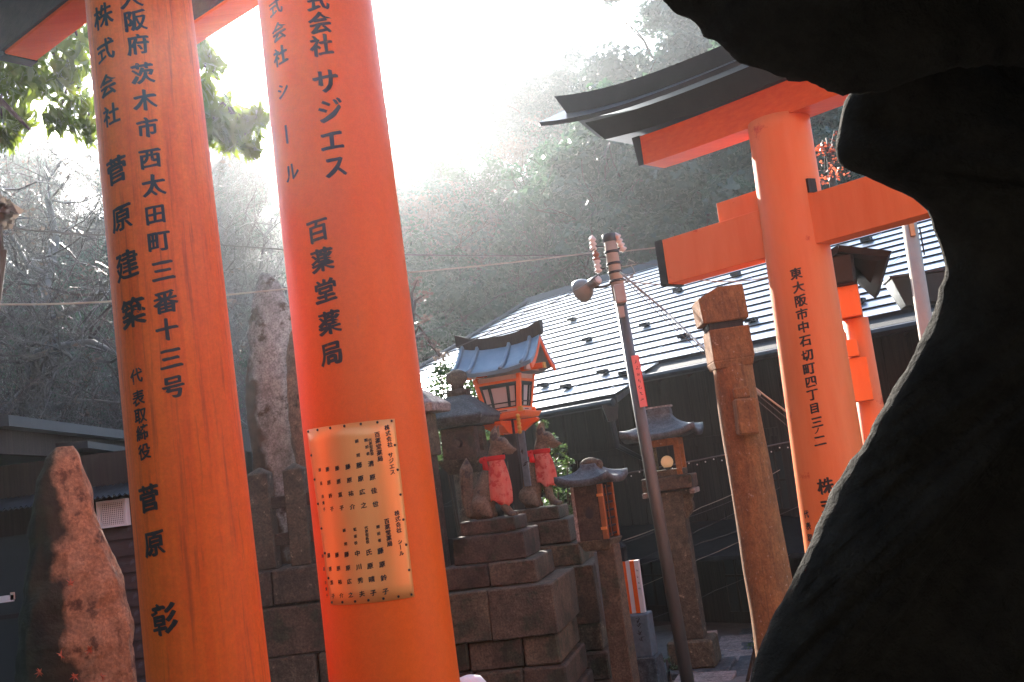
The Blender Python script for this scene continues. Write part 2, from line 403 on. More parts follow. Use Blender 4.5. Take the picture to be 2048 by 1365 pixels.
# ------------------------------------------------------------------ ground, hill
def build_terrain():
    xs = np.concatenate([np.linspace(-160, -42, 14), np.linspace(-40, 40, 81), np.linspace(42, 160, 14)])
    ys = np.concatenate([np.linspace(-60, -8, 8), np.linspace(-6, 80, 87), np.linspace(84, 240, 24)])
    vs = [(x, y, ground_z(x, y)) for y in ys for x in xs]
    nx = len(xs)
    q = np.array([(j * nx + i, j * nx + i + 1, (j + 1) * nx + i + 1, (j + 1) * nx + i) for j in range(len(ys) - 1) for i in range(nx - 1)])
    o = link('ground', np_mesh('ground', np.array(vs), q), None, None, True)
    me = o.data; me.materials.append(M['ground']); me.materials.append(M['earth'])
    mi = [1 if (vs[f[0]][1] > 13.0 or vs[f[0]][0] < -6) else 0 for f in q]
    me.polygons.foreach_set('material_index', mi)
    tag(o, kind='structure')
build_terrain()

# ------------------------------------------------------------------ torii
def post_frame(pb, pt, depth, z0=None):
    """axis of a post from two pixel centres (px, py, half width) at a depth; leans only across the view."""
    a = P(pb[0], pb[1], depth); b = PY(pt[0], pt[1], a.y)
    da, db = (a - EYE).dot(FW), (b - EYE).dot(FW)
    ra, rb = pb[2] * .992 * da / FPX, pt[2] * .992 * db / FPX
    d = (b - a).normalized()
    base = a + d * (((z0 if z0 is not None else ground_z(a.x, a.y)) - a.z) / d.z)
    rx = Vector((1, 0, 0)); rx = (rx - d * rx.dot(d)).normalized(); ry = d.cross(rx)
    R3 = Matrix(((rx.x, ry.x, d.x), (rx.y, ry.y, d.y), (rx.z, ry.z, d.z)))
    sa, sb = (a - base).length * (1 if a.z > base.z else -1), (b - base).length
    return dict(base=base, d=d, R=R3, rad=lambda s: ra + (rb - ra) * (s - sa) / (sb - sa), sb=sb)
def cone_hit(pf, px, py):
    q = pf['R'].transposed() @ ray(px, py); o = pf['R'].transposed() @ (EYE - pf['base'])
    r = pf['rad'](o.z + q.z * 4)
    for _ in range(6):
        A = q.x ** 2 + q.y ** 2; B = 2 * (o.x * q.x + o.y * q.y); C = o.x ** 2 + o.y ** 2 - r * r
        t = (-B - sqrt(max(0, B * B - 4 * A * C))) / (2 * A)
        p = o + q * t; r = pf['rad'](p.z)
    return atan2(p.y, p.x), p.z
def post_mesh(pf, top, seg=72, wob=.004, seed=0):
    mb = MB(); rings = []
    n = 40
    for i in range(n + 1):
        s = top * i / n; r = pf['rad'](s); ring = []
        for j in range(seg):
            a = 2 * pi * j / seg
            rr = r * (1 + wob * noise.noise(Vector((cos(a) * 2 + seed, sin(a) * 2, s * .9))))
            ring.append((rr * cos(a), rr * sin(a), s))
        rings.append(ring)
    mb.loft(rings)
    return mb
def column_text(pf, chars, name, parent, mat, cuts=10, eps=.0012, seed=0, nib=3):
    """chars: (character, px, py, width px); a column of brush lettering laid round the post."""
    root = None; V = []; Fs = []
    for k, (ch, px, py, w) in enumerate(chars):
        th0, z0 = cone_hit(pf, px, py)
        r0 = pf['rad'](z0)
        wp = pf['base'] + pf['R'] @ Vector((r0 * cos(th0), r0 * sin(th0), z0))
        dist = (wp - EYE).dot(FW)
        size = w * dist / FPX * 1.0
        vv, ff = brush(ch, size, cuts, seed=seed + k * 1.37, nib=nib)
        b = len(V)
        for x, y, layer in vv:
            z = z0 + y; r = pf['rad'](z) * 1.003 + eps + layer * .0004
            a = th0 + x / r0
            V.append(pf['R'] @ Vector((r * cos(a), r * sin(a), z)))
        Fs += [tuple(i + b for i in t) for t in ff]
        if name == 'painted_character':
            me = bpy.data.meshes.new(name); me.from_pydata(V, [], Fs); link(name, me, mat, parent); V = []; Fs = []
    if name != 'painted_character':
        me = bpy.data.meshes.new(name); me.from_pydata(V, [], Fs)
        return link(name, me, mat, parent)

def beam(mb, c0, dirv, t0, t1, z0, z1, w0, w1=None, s0=0.0, s1=0.0, sori=0.0, span=None, n=16, tc=0.0, pw=2.6, gable=0.0):
    """beam along a horizontal direction; w0/w1 bottom/top widths, s0/s1 how far the top overhangs the bottom at each end, sori lifts the ends."""
    w1 = w1 or w0; nrm = Vector((dirv.y, -dirv.x, 0)); rings = []
    for i in range(n + 1):
        k = i / n; r = []
        for (zz, w, e) in ((z0, w0, 0), (z1, w1, 1)):
            a = t0 - s0 * e; b = t1 + s1 * e
            t = a + (b - a) * k
            lift = sori * (abs(t - tc) / span) ** pw if span else 0
            p = Vector((c0.x, c0.y, 0)) + dirv * t + Vector((0, 0, zz + lift))
            r.append((p - nrm * w / 2, p + nrm * w / 2, p + Vector((0, 0, gable))))
        rings.append([r[0][0], r[0][2], r[0][1], r[1][1], r[1][2], r[1][0]] if gable else [r[0][0], r[0][1], r[1][1], r[1][0]])
    mb.loft(rings)

def world_part(mb, name, mat, parent, bev=0, smooth_=False):
    """build a part whose coordinates are world ones under a parent empty"""
    r = parent
    while r.parent is not None: r = r.parent
    return mb.build(name, mat, parent, smooth_, bev, xf=r.matrix_world.inverted())

def torii(pf, label, mat_post, mat_beam, azim, nuki, kasagi=None, span=3.4, seed=0, top=None, facing=False, second=True):
    t = empty('torii_gate', pf['base'], label, 'torii')
    D = az(azim)                                        # from the post outwards (away, to the left)
    nz0, nz1, nth, nout = nuki
    top_s = (top - pf['base'].z) / pf['d'].z
    me = post_mesh(pf, top_s, seed=seed).mesh('post'); me.transform(pf['R'].to_4x4())
    post = link('post', me, mat_post, t, True)
    c = pf['base'] + pf['d'] * ((nz0 + nz1) / 2 - pf['base'].z)
    mb = MB(); beam(mb, c, D, -span - nout, nout - .001, nz0, nz1, nth)
    nk = world_part(mb, 'tie_beam', mat_beam, t, .004)
    mb = MB(); beam(mb, c, D, nout, nout + .07, nz0 - .004, nz1 + .004, nth + .008); world_part(mb, 'beam_end_cap', M['black_paint'], nk)
    if facing:
        mb = MB(); nn = Vector((D.y, -D.x, 0)); beam(mb, c - nn * (nth / 2 + .010), D, -span - nout, nout - .002, nz0 + .012, nz1 + .004, .018); world_part(mb, 'dark_face_sheet', M['dark_wood_h'], nk)  # added dark sheet over the beam's near face
    c2 = c - D * span
    if second:
        mb = MB(); mb.tube([Vector((c2.x, c2.y, ground_z(c2.x, c2.y))), Vector((c2.x, c2.y, top))], [pf['rad'](0), pf['rad'](top_s)], 40)
        world_part(mb, 'post', mat_post, t, 0, True)
    return t, post, D, c

# --- the two posts in front
pfA = post_frame((419, 1365, 119), (278, 0, 102), 3.9)
pfB = post_frame((790, 1365, 130), (630, 0, 113), 4.3)
AZ_AB = -50
def nuki_from(pf, edge_px, th, h, azim):
    D = az(azim); N = Vector((D.y, -D.x, 0))
    ax = pf['base'] + pf['d'] * 3.6
    q = hit(edge_px[0], edge_px[1], ax + N * th / 2, N)
    return q.z, q.z + h, th, (q - ax).dot(D)
nkA = nuki_from(pfA, (76, 122), .15, .36, AZ_AB)
nkB = nuki_from(pfB, (450, 56), .15, .36, AZ_AB)
nkB = (nkB[0], nkB[1], nkB[2], (hit(300, 140, pfB['base'] + pfB['d'] * 3.6, Vector((az(AZ_AB).y, -az(AZ_AB).x, 0))) - pfB['base'] - pfB['d'] * 3.6).dot(az(AZ_AB)))
def simple_kasagi(t, c, D, zt, span, mat):
    mb = MB(); beam(mb, c, D, -span - .85, .85, zt, zt + .26, .22, s0=.04, s1=.04, sori=.05, span=2.6, tc=-span / 2); s = world_part(mb, 'upper_beam', mat, t)
    mb = MB(); beam(mb, c, D, -span - 1.0, 1.0, zt + .263, zt + .46, .30, .40, .1, .1, sori=.16, span=2.6, tc=-span / 2); k = world_part(mb, 'top_beam', M['black_paint'], t)
    mb = MB(); beam(mb, c, D, -span - 1.15, 1.15, zt + .465, zt + .50, .56, .56, .02, .02, sori=.17, span=2.6, tc=-span / 2); world_part(mb, 'roof_sheet', M['roof_copper'], k)
tA, postA, DA, cA = torii(pfA, 'torii gate with weathered grainy vermilion post and address lettering, no metal plaque', M['vermilion_worn'], M['vermilion_beam'], AZ_AB, nkA, span=3.5, seed=1, top=nkA[1] + 1.1, facing=True)
simple_kasagi(tA, cA, DA, nkA[1] + 1.1, 3.5, M['vermilion_beam'])
tB, postB, DB, cB = torii(pfB, 'smooth vermilion torii gate with copper name plaque nailed to its post', M['vermilion'], M['vermilion_beam'], AZ_AB, nkB, span=3.6, seed=5, top=nkB[1] + 1.5, facing=True)
simple_kasagi(tB, cB, DB, nkB[1] + 1.5, 3.6, M['vermilion_beam'])

def colm(s, xs, ys, w):
    n = len(s); return [(s[i], xs[i] if hasattr(xs, '__len__') else xs, ys[i], w) for i in range(n)]
column_text(pfA, [('大', 262, -4, 46), ('阪', 270, 42, 46), ('府', 276, 90, 44), ('茨', 285, 148, 46), ('木', 290, 202, 46), ('市', 295, 256, 43), ('西', 300, 318, 44),
    ('太', 307, 372, 46), ('田', 310, 430, 42), ('町', 318, 483, 46), ('三', 326, 542, 48), ('番', 331, 605, 48), ('十', 334, 660, 46), ('三', 342, 718, 48), ('号', 347, 775, 46)], 'painted_character', postA, M['ink_worn'], seed=1)
column_text(pfA, [('株', 205, 34, 52), ('式', 210, 102, 48), ('会', 215, 172, 48), ('社', 222, 231, 46), ('菅', 232, 342, 58), ('原', 242, 437, 56), ('建', 253, 532, 62),
    ('築', 265, 627, 62), ('代', 273, 753, 32), ('表', 277, 797, 33), ('取', 281, 832, 33), ('締', 285, 866, 33), ('役', 289, 904, 33), ('菅', 297, 998, 56), ('原', 308, 1088, 54), ('彰', 327, 1240, 64)], 'painted_character', postA, M['ink_worn'], seed=31)
column_text(pfB, [('式', 551, 14, 38), ('会', 558, 64, 40), ('社', 561, 113, 40), ('シ', 566, 182, 34), ('丨', 574, 270, 40), ('ル', 584, 345, 40)], 'painted_character', postB, M['ink_worn'], seed=51)
column_text(pfB, [('株', 628, -40, 46), ('式', 635, 2, 46), ('会', 640, 47, 48), ('社', 643, 92, 46), ('サ', 652, 164, 54), ('ジ', 660, 222, 54), ('エ', 664, 282, 52), ('ス', 671, 334, 50),
    ('百', 635, 462, 50), ('薬', 644, 521, 50), ('堂', 651, 583, 50), ('薬', 659, 646, 50), ('局', 663, 708, 50)], 'painted_character', postB, M['ink_worn'], seed=71)

# --- copper plaque wrapped round the second post
def plaque():
    cs = [cone_hit(pfB, *p) for p in ((616, 860), (788, 838), (828, 1194), (664, 1210))]
    rows, colsn = 12, 24; rings = []
    mb = MB(); idx = {}
    th = lambda u, v: (cs[0][0] * (1 - u) + cs[1][0] * u) * (1 - v) + (cs[3][0] * (1 - u) + cs[2][0] * u) * v
    zz = lambda u, v: (cs[0][1] * (1 - u) + cs[1][1] * u) * (1 - v) + (cs[3][1] * (1 - u) + cs[2][1] * u) * v
    vs = []
    for e in (.0015, .0045):
        for j in range(rows + 1):
            for i in range(colsn + 1):
                u, v = i / colsn, j / rows; a, z = th(u, v), zz(u, v); r = pfB['rad'](z) * 1.003 + e
                vs.append((r * cos(a), r * sin(a), z))
    n = (rows + 1) * (colsn + 1); w = colsn + 1; fs = []
    for j in range(rows):
        for i in range(colsn):
            q = (j * w + i, j * w + i + 1, (j + 1) * w + i + 1, (j + 1) * w + i); fs.append(tuple(k + n for k in q)); fs.append(q[::-1])
    per = [j * 0 + i for i in range(w)] + [j * w + colsn for j in range(1, rows + 1)] + [rows * w + i for i in range(colsn - 1, -1, -1)] + [j * w for j in range(rows - 1, 0, -1)]
    for k in range(len(per)):
        a, b = per[k], per[(k + 1) % len(per)]; fs.append((a, b, b + n, a + n))
    mb.add(vs, fs)
    me = mb.mesh('name_plaque'); me.transform(pfB['R'].to_4x4())
    pq = link('name_plaque', me, M['brass'], tB, True)
    pq['label'] = 'copper sheet plaque printed with small name columns'
    nails = [(u, .012) for u in (.03, .19, .35, .5, .66, .82, .965)] + [(u, .985) for u in (.03, .19, .35, .5, .66, .82, .965)] + [(.03, v) for v in (.15, .29, .43, .57, .71, .85)] + [(.97, v) for v in (.15, .29, .43, .57, .71, .85)]
    nm = MB().ball((0, 0, 0), .0052, 8, 5).mesh('nail')
    for u, v in nails:
        a, z = th(u, v), zz(u, v); r = pfB['rad'](z) * 1.003 + .005
        o = link('nail', nm, M['dark_metal'], pq); o.location = pfB['R'] @ Vector((r * cos(a), r * sin(a), z))
    T = lambda s, x0, y0, x1, y1, w: [(s[i], x0 + (x1 - x0) * i / max(1, len(s) - 1), y0 + (y1 - y0) * i / max(1, len(s) - 1), w) for i in range(len(s))]
    ch = T('株式会社', 773, 856, 779, 890, 11) + T('サジエス', 780, 911, 784, 945, 11) + T('百薬堂薬局', 754, 870, 760, 918, 11.5) + T('代表取締役', 740, 881, 744, 908, 7) + T('開設者', 732, 881, 736, 908, 7) + T('顧問', 714, 883, 717, 911, 7.5)
    ch += T('清原佳世', 742, 928, 751, 1009, 12) + T('藤原広之', 719, 931, 728, 1011, 12) + T('藤原祐介', 697, 934, 706, 1014, 11) + T('藤原直子', 676, 937, 685, 1016, 10) + T('藤原鈴子', 657, 939, 666, 1018, 9.5) + T('諸星', 642, 940, 645, 967, 7.5) + T('由貴子', 648, 993, 651, 1019, 7.5)
    ch += T('株式会社', 793, 1027, 797, 1061, 11) + T('シル', 799, 1084, 802, 1107, 10) + T('丨', 800, 1095, 800, 1095, 10) + T('百薬堂薬局', 773, 1043, 779, 1088, 11) + T('開設者', 756, 1054, 759, 1081, 7) + T('代表取締役', 733, 1056, 736, 1084, 7) + T('監査役', 711, 1059, 713, 1086, 7) + T('顧問', 690, 1061, 693, 1088, 7)
    ch += T('藤原鈴子', 761, 1102, 771, 1183, 12.5) + T('氏原晴子', 738, 1105, 747, 1186, 12.5) + T('中川秀夫', 716, 1107, 725, 1188, 12) + T('藤原広之', 695, 1109, 703, 1190, 11) + T('藤原祐介', 676, 1110, 685, 1191, 10) + T('藤原直子', 660, 1111, 669, 1192, 9.5) + T('諸星', 648, 1112, 651, 1138, 7.5) + T('由貴子', 654, 1165, 657, 1191, 7.5)
    o = column_text(pfB, ch, 'lettering', None, M['ink'], cuts=0, eps=.0058, seed=200, nib=2)
    o.parent = pq; o['kind'] = 'stuff'
plaque()

# --- the farther gate with its curved top beam
pfC = post_frame((1684, 1105, 72), (1557, 245, 61), 7.3)
def torii_c():
    A_ = -44; D = az(A_); N = Vector((D.y, -D.x, 0)); th = .20
    ax = pfC['base'] + pfC['d'] * 2.6
    f0 = ax - N * th / 2
    b = hit(1322, 572, f0, N); tp = hit(1308, 485, f0, N)
    shb = hit(1276, 334, ax - N * .13, N)
    sh_z = (hit(1276, 334, ax - N * .13, N).z + hit(1490, 268, ax - N * .13, N).z) / 2
    tC, postC, _, c = torii(pfC, 'pale vermilion torii gate with curved black top beam and vertical address lettering', M['vermilion_pale'], M['vermilion_pale'], A_, (b.z, tp.z, th, (b - ax).dot(D) - .06), span=3.6, seed=9, top=sh_z + .02)
    # wedge above the tie beam, slot on the other side
    wl_ = (hit(1426, 420, f0, N) - ax).dot(D)
    mb = MB(); beam(mb, c, D, .2, wl_, tp.z + .003, tp.z + .155, .13); world_part(mb, 'wedge', M['vermilion_pale'], tC, .004)
    slot = cone_hit(pfC, 1622, 372)
    mb = MB(); r = pfC['rad'](slot[1])
    p = pfC['R'] @ Vector((r * cos(slot[0]), r * sin(slot[0]), slot[1]))
    mb.box(p, (.075, .03, .10), rotz(math.degrees(slot[0]) + 90)); mb.build('mortise_slot', M['dark_wood'], tC)
    te = (shb - ax).dot(D) - .05
    sp = te + 1.8
    z1 = sh_z
    def mk(name, par, mat, ta, zz0, zz1, w0, w1, s, so, ga=0.0):
        mb = MB(); beam(mb, c, D, -3.6 - ta, ta, zz0, zz1, w0, w1, s, s, sori=so, span=sp, tc=-1.8, n=40, pw=5, gable=ga)
        return world_part(mb, name, mat, par)
    ub = mk('upper_beam', tC, M['vermilion_beam'], te, z1, z1 + .235, .26, .26, .03, .03)
    mb = MB(); beam(mb, c, D, te, te + .05, z1 + .0, z1 + .243, .268, .268, 0, .03, sori=.03, span=sp, tc=-1.8, n=2, pw=5); world_part(mb, 'beam_end_cap', M['black_paint'], ub)
    k = mk('top_beam', tC, M['black_paint'], te + .32, z1 + .238, z1 + .40, .36, .46, .15, .06)
    mk('roof_sheet', k, M['roof_copper'], te + .84, z1 + .385, z1 + .42, .72, .74, .01, .062, .17)
    mk('ridge_board', k, M['roof_copper'], te + .72, z1 + .50, z1 + .66, .30, .34, .10, .068)
    column_text(pfC, [('東', 1592, 548, 24), ('大', 1597, 575, 24), ('阪', 1601, 602, 25), ('市', 1604, 629, 24), ('中', 1607, 655, 24), ('石', 1611, 682, 24), ('切', 1615, 711, 24), ('町', 1618, 738, 25), ('四', 1622, 764, 24),
        ('丁', 1625, 790, 24), ('目', 1629, 817, 22), ('三', 1634, 845, 24), ('ノ', 1634, 862, 14), ('二', 1640, 882, 25)], 'painted_character', postC, M['ink_worn'], seed=91)
    column_text(pfC, [('株', 1651, 973, 33), ('式', 1657, 1011, 32), ('会', 1663, 1048, 32)], 'painted_character', postC, M['ink_worn'], seed=101)
    column_text(pfC, [('代', 1613, 1029, 16), ('表', 1617, 1053, 16), ('取', 1620, 1076, 16), ('締', 1623, 1096, 16)], 'painted_character', postC, M['ink_worn'], seed=111)
torii_c()

# --- the small gate seen end-on behind it
def torii_d():
    dep = 8.9
    c = P(1716, 800, dep); zt = P(1700, 640, dep).z; g = ground_z(c.x, c.y)
    top = P(1703, 640, dep)
    t = empty('torii_gate', Vector((top.x, top.y, g)), 'small vermilion torii gate seen end-on with dark roofed beam ends', 'torii')
    R = rotz(-19)                                       # local y runs along the beams, away to the right
    t.matrix_world = Matrix.Translation((top.x, top.y, g)) @ R.to_4x4()
    h = zt - g
    MB().tube([(0.03, 0, 0), (0.03, 0, h)], [.125, .105], 32, up=Vector((0, 1, 0))).build('post', M['vermilion_pale'], t, True)
    MB().box((-.115, .06, h / 2 - .02), (.06, .10, h - .06)).build('side_board', M['vermilion'], t, bev=.004)
    MB().box((0, .22, h + .14), (.19, .80, .26)).build('upper_beam', M['vermilion_pale'], t, bev=.006)
    k = MB().hexa([(-.09, -.30, h + .275), (.09, -.30, h + .275), (.09, .62, h + .275), (-.09, .62, h + .275), (-.10, -.33, h + .52), (.10, -.33, h + .52), (.10, .62, h + .52), (-.10, .62, h + .52)]).build('top_beam', M['black_paint'], t, bev=.02)
    MB().hexa([(.0, -.36, h + .535), (.36, -.36, h + .42), (.22, .7, h + .22), (.0, .7, h + .5), (.0, -.40, h + .585), (.40, -.40, h + .46), (.26, .7, h + .26), (.0, .7, h + .54)]).build('roof_sheet', M['black_paint'], k)
    MB().hexa([(-.17, -.36, h + .47), (-.002, -.36, h + .535), (-.002, .7, h + .5), (-.17, .7, h + .42), (-.19, -.40, h + .51), (-.002, -.40, h + .585), (-.002, .7, h + .54), (-.19, .7, h + .46)]).build('roof_sheet', M['black_paint'], k)
    zn = h - .52
    MB().box((0.0, .15, zn), (.15, .85, .36)).build('tie_beam', M['vermilion_pale'], t, bev=.006)
    MB().box((-.03, -.20, zn + .26), (.10, .24, .14)).build('wedge', M['vermilion_pale'], t, bev=.005)
    MB().box((-.078, .02, h / 2 - .1), (.012, .02, h - .25)).build('joint_gap', M['ink'], t)
    ink_marks('worn_writing', t, M['ink'], .075, -.125, h - .95, 2, .10, .16, 31)
torii_d()

# ------------------------------------------------------------------ the house with the metal roof
def house():
    A_ = -44; D = az(A_); N = Vector((D.y, -D.x, 0))          # D along the eave (away-left), N away from us across the roof
    E1 = P(1286, 745, 13.0); pitch = radians(23)
    def roof_pt(px, py):                                     # pixel -> (t along the eave, s up the slope horizontally)
        n3 = Vector((-N.x * sin(pitch), -N.y * sin(pitch), cos(pitch)))
        q = hit(px, py, E1, n3); return (q - E1).dot(D), (q - E1).dot(N)
    tr, sr = roof_pt(1061, 606)
    tR = -9.0
    t_step = roof_pt(1270, 760)[0]
    s_low = roof_pt(1165, 803)[1]
    h = empty('wooden_house', Vector((E1.x, E1.y, ground_z(E1.x, E1.y))) + N * 2, 'dark wooden house under a pale stepped metal roof', 'house')
    base = lambda t, s, up=0.0: E1 + D * t + N * s + Vector((0, 0, s * tan(pitch) + up))
    cw = .30
    ns = int((sr - s_low) / cw) + 1
    roof = MB()
    roof.hexa([base(tR, .02, -.10), base(tr, .02, -.10), base(tr, sr, -.10), base(tR, sr, -.10), base(tR, .02, -.03), base(tr, .02, -.03), base(tr, sr, -.03), base(tR, sr, -.03)])
    roof.hexa([base(t_step, s_low + .02, -.10), base(tr, s_low + .02, -.10), base(tr, .018, -.10), base(t_step, .018, -.10), base(t_step, s_low + .02, -.03), base(tr, s_low + .02, -.03), base(tr, .018, -.03), base(t_step, .018, -.03)])
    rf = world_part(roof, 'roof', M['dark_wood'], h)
    rng = random.Random(4)
    for k in range(ns):
        s0 = s_low + k * cw; s1 = s0 + cw + .03
        ta = t_step if s0 < -.01 else tR
        if s0 >= sr - .05: break
        s1 = min(s1, sr)
        x = ta + .3 + .91 * (k % 2) + rng.uniform(-.1, .1)
        mb = MB()
        l0, l1 = .024, -.004
        mb.hexa([base(ta, s0, l0 - .006), base(tr, s0, l0 - .006), base(tr, s1, l1 - .02), base(ta, s1, l1 - .02), base(ta, s0, l0), base(tr, s0, l0), base(tr, s1, l1), base(ta, s1, l1)])
        while x < tr - .1:
            mb.hexa([base(x, s0, l0 - .004), base(x + .016, s0, l0 - .004), base(x + .016, s1 - .03, .002), base(x, s1 - .03, .002), base(x, s0 - .003, l0 + .006), base(x + .016, s0 - .003, l0 + .006), base(x + .016, s1 - .03, .009), base(x, s1 - .03, .009)]); x += 1.82
        c = world_part(mb, 'roof_course', M['metal_roof'], rf)
        mb = MB(); mb.hexa([base(ta, s0 + .012, -.032), base(tr, s0 + .012, -.032), base(tr, s0 + .03, -.032), base(ta, s0 + .03, -.032), base(ta, s0 + .012, l0 - .0065), base(tr, s0 + .012, l0 - .0065), base(tr, s0 + .03, l0 - .0075), base(ta, s0 + .03, l0 - .0075)])
        world_part(mb, 'shaded_riser', M['dark_metal'], rf)  # riser coloured dark to put in the shade below each course
    # verge trim, ridge cap, gutter
    mb = MB(); mb.tube([base(tr + .03, s_low, .03), base(tr + .03, sr, .05)], .05, 8); world_part(mb, 'verge_trim', M['dark_metal'], rf)
    mb = MB(); mb.hexa([base(tR, sr - .16, .0), base(tr + .1, sr - .16, .0), base(tr + .1, sr + .16, -.13), base(tR, sr + .16, -.13), base(tR, sr - .05, .14), base(tr + .1, sr - .05, .14), base(tr + .1, sr + .05, .10), base(tR, sr + .05, .10)])
    world_part(mb, 'ridge_cap', M['dark_metal'], rf)
    mb = MB(); mb.tube([base(tR, -.05, -.06), base(t_step, -.05, -.06)], .05, 8); world_part(mb, 'gutter', M['dark_metal'], rf)
    mb = MB(); mb.tube([base(t_step, s_low - .05, -.06), base(tr, s_low - .05, -.06)], .05, 8); world_part(mb, 'gutter', M['dark_metal'], rf)
    pd = base(t_step + .1, s_low, -.1)
    mb = MB(); mb.frustum((pd.x, pd.y, pd.z - .2), .10, .10, .2, .18, .2); mb.tube([pd + Vector((0, 0, -.18)), pd + Vector((.02, 0, -.5)), pd + N * .6 + Vector((0, 0, -.75)), pd + N * .6 + Vector((0, 0, -2.6))], .035, 8)
    world_part(mb, 'downpipe', M['dark_metal'], rf)
    # snow guards
    gm = MB().box((0, 0, .03), (.15, .08, .05)); gm.box((0, -.04, .015), (.07, .10, .035))
    gme = gm.mesh('snow_guard')
    for px, py in ((1046, 671), (1144, 645), (1175, 686), (1206, 752), (1086, 778), (1132, 781), (1250, 755), (1290, 657), (1356, 587), (1368, 681), (1472, 555), (1504, 649), (1734, 487), (1718, 612), (1240, 610), (1430, 630)):
        t_, s_ = roof_pt(px, py)
        o = link('snow_guard', gme, M['dark_metal'], rf)
        b = base(t_, s_, .025)
        o.matrix_basis = h.matrix_world.inverted() @ Matrix.Translation(b) @ (rotz(90 - A_) @ Matrix.Rotation(0, 3, 'X')).to_4x4()
    # walls
    zf = -.75
    zt = E1.z - .12
    mb = MB()
    def wall(t0, t1, s, z0, z1, th=.06):
        a = E1 + D * t0 + N * s; b = E1 + D * t1 + N * s
        mb.hexa([Vector((a.x, a.y, z0)), Vector((b.x, b.y, z0)), Vector((b.x, b.y, z0)) + N * th, Vector((a.x, a.y, z0)) + N * th, Vector((a.x, a.y, z1)), Vector((b.x, b.y, z1)), Vector((b.x, b.y, z1)) + N * th, Vector((a.x, a.y, z1)) + N * th])
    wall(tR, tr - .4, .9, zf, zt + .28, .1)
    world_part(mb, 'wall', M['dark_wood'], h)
    # upright boards and battens
    k = 0; t = tR + .1
    while t < tr - .6:
        w = rng.uniform(.26, .34); mb = MB(); wall(t + .006, t + w - .006, .9 - .025 - rng.uniform(0, .012), zf + .9, zt + .2, .02)
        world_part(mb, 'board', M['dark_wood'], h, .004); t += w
    for t in np.arange(tR + .4, tr - .6, 1.82):
        mb = MB(); wall(t - .06, t + .06, .80, zf, zt + .1, .06); world_part(mb, 'house_post', M['dark_wood'], h, .005)
    for z in (.55, 1.62):
        mb = MB(); wall(tR, tr - .4, .83, z, z + .10, .03); world_part(mb, 'rail', M['dark_wood'], h, .004)
    for t in np.arange(tR + .2, tr - .3, .455):
        mb = MB(); a = base(t, .04, -.19); b = base(t, .95, -.19)
        mb.hexa([a - D * .03, a + D * .03, b + D * .03, b - D * .03, a - D * .03 + Vector((0, 0, .085)), a + D * .03 + Vector((0, 0, .085)), b + D * .03 + Vector((0, 0, .085)), b - D * .03 + Vector((0, 0, .085))])
        world_part(mb, 'rafter', M['dark_wood'], h)
    # lattice windows low in the wall
    for px, py, w, hh in ((1500, 1150, .7, .9), (1330, 1150, .7, .8), (1560, 960, .6, .7)):
        q = hit(px, py, E1 + N * .86, N); t_ = (q - E1).dot(D); z_ = q.z
        mb = MB(); wall(t_ - w / 2, t_ + w / 2, .83, z_ - hh / 2, z_ + hh / 2, .02); wd = world_part(mb, 'window', M['green_door'], h)
        for i in range(5):
            tt = t_ - w / 2 + w * i / 4; mb = MB(); wall(tt - .012, tt + .012, .805, z_ - hh / 2, z_ + hh / 2, .022); world_part(mb, 'window_bar', M['dark_wood'], wd)
        for i in range(3):
            zz = z_ - hh / 2 + hh * i / 2; mb = MB(); wall(t_ - w / 2, t_ + w / 2, .803, zz - .012, zz + .012, .02); world_part(mb, 'window_bar', M['dark_wood'], wd)
    # lean-to in front of the wall
    mb = MB()
    a0 = base(-6, -.15, 0); z = .35
    q = [E1 + D * -5.5 + N * -.2, E1 + D * 1.5 + N * -.2, E1 + D * 1.5 + N * .9, E1 + D * -5.5 + N * .9]
    zz = [.30, .30, .62, .62]
    mb.hexa([Vector((p.x, p.y, z)) for p, z in zip(q, zz)] + [Vector((p.x, p.y, z + .05)) for p, z in zip(q, zz)])
    world_part(mb, 'lean_to_roof', M['dark_metal'], h)
    # back slope and side walls so the house is a volume
    mb = MB(); mb.hexa([base(tR, sr, -.10), base(tr, sr, -.10), E1 + D * tr + N * (2 * sr) + Vector((0, 0, -.1)), E1 + D * tR + N * (2 * sr) + Vector((0, 0, -.1)), base(tR, sr, -.03), base(tr, sr, -.03), E1 + D * tr + N * (2 * sr) + Vector((0, 0, -.03)), E1 + D * tR + N * (2 * sr) + Vector((0, 0, -.03))])
    world_part(mb, 'back_roof', M['metal_roof'], h)
    mb = MB()
    a = E1 + D * (tr - .5) + N * .95; b = E1 + D * (tr - .5) + N * (2 * sr - .9); c = E1 + D * (tr - .5) + N * sr
    pz = lambda p, z: Vector((p.x, p.y, z))
    o1 = [pz(a, zf), pz(b, zf), pz(b, zt + .2), pz(c, zt + sr * tan(pitch) - .1), pz(a, zt + .25)]
    mb.loft([o1, [p - D * .1 for p in o1]]); world_part(mb, 'gable_wall', M['dark_wood'], h)
    return E1, D, N
HOUSE = house()

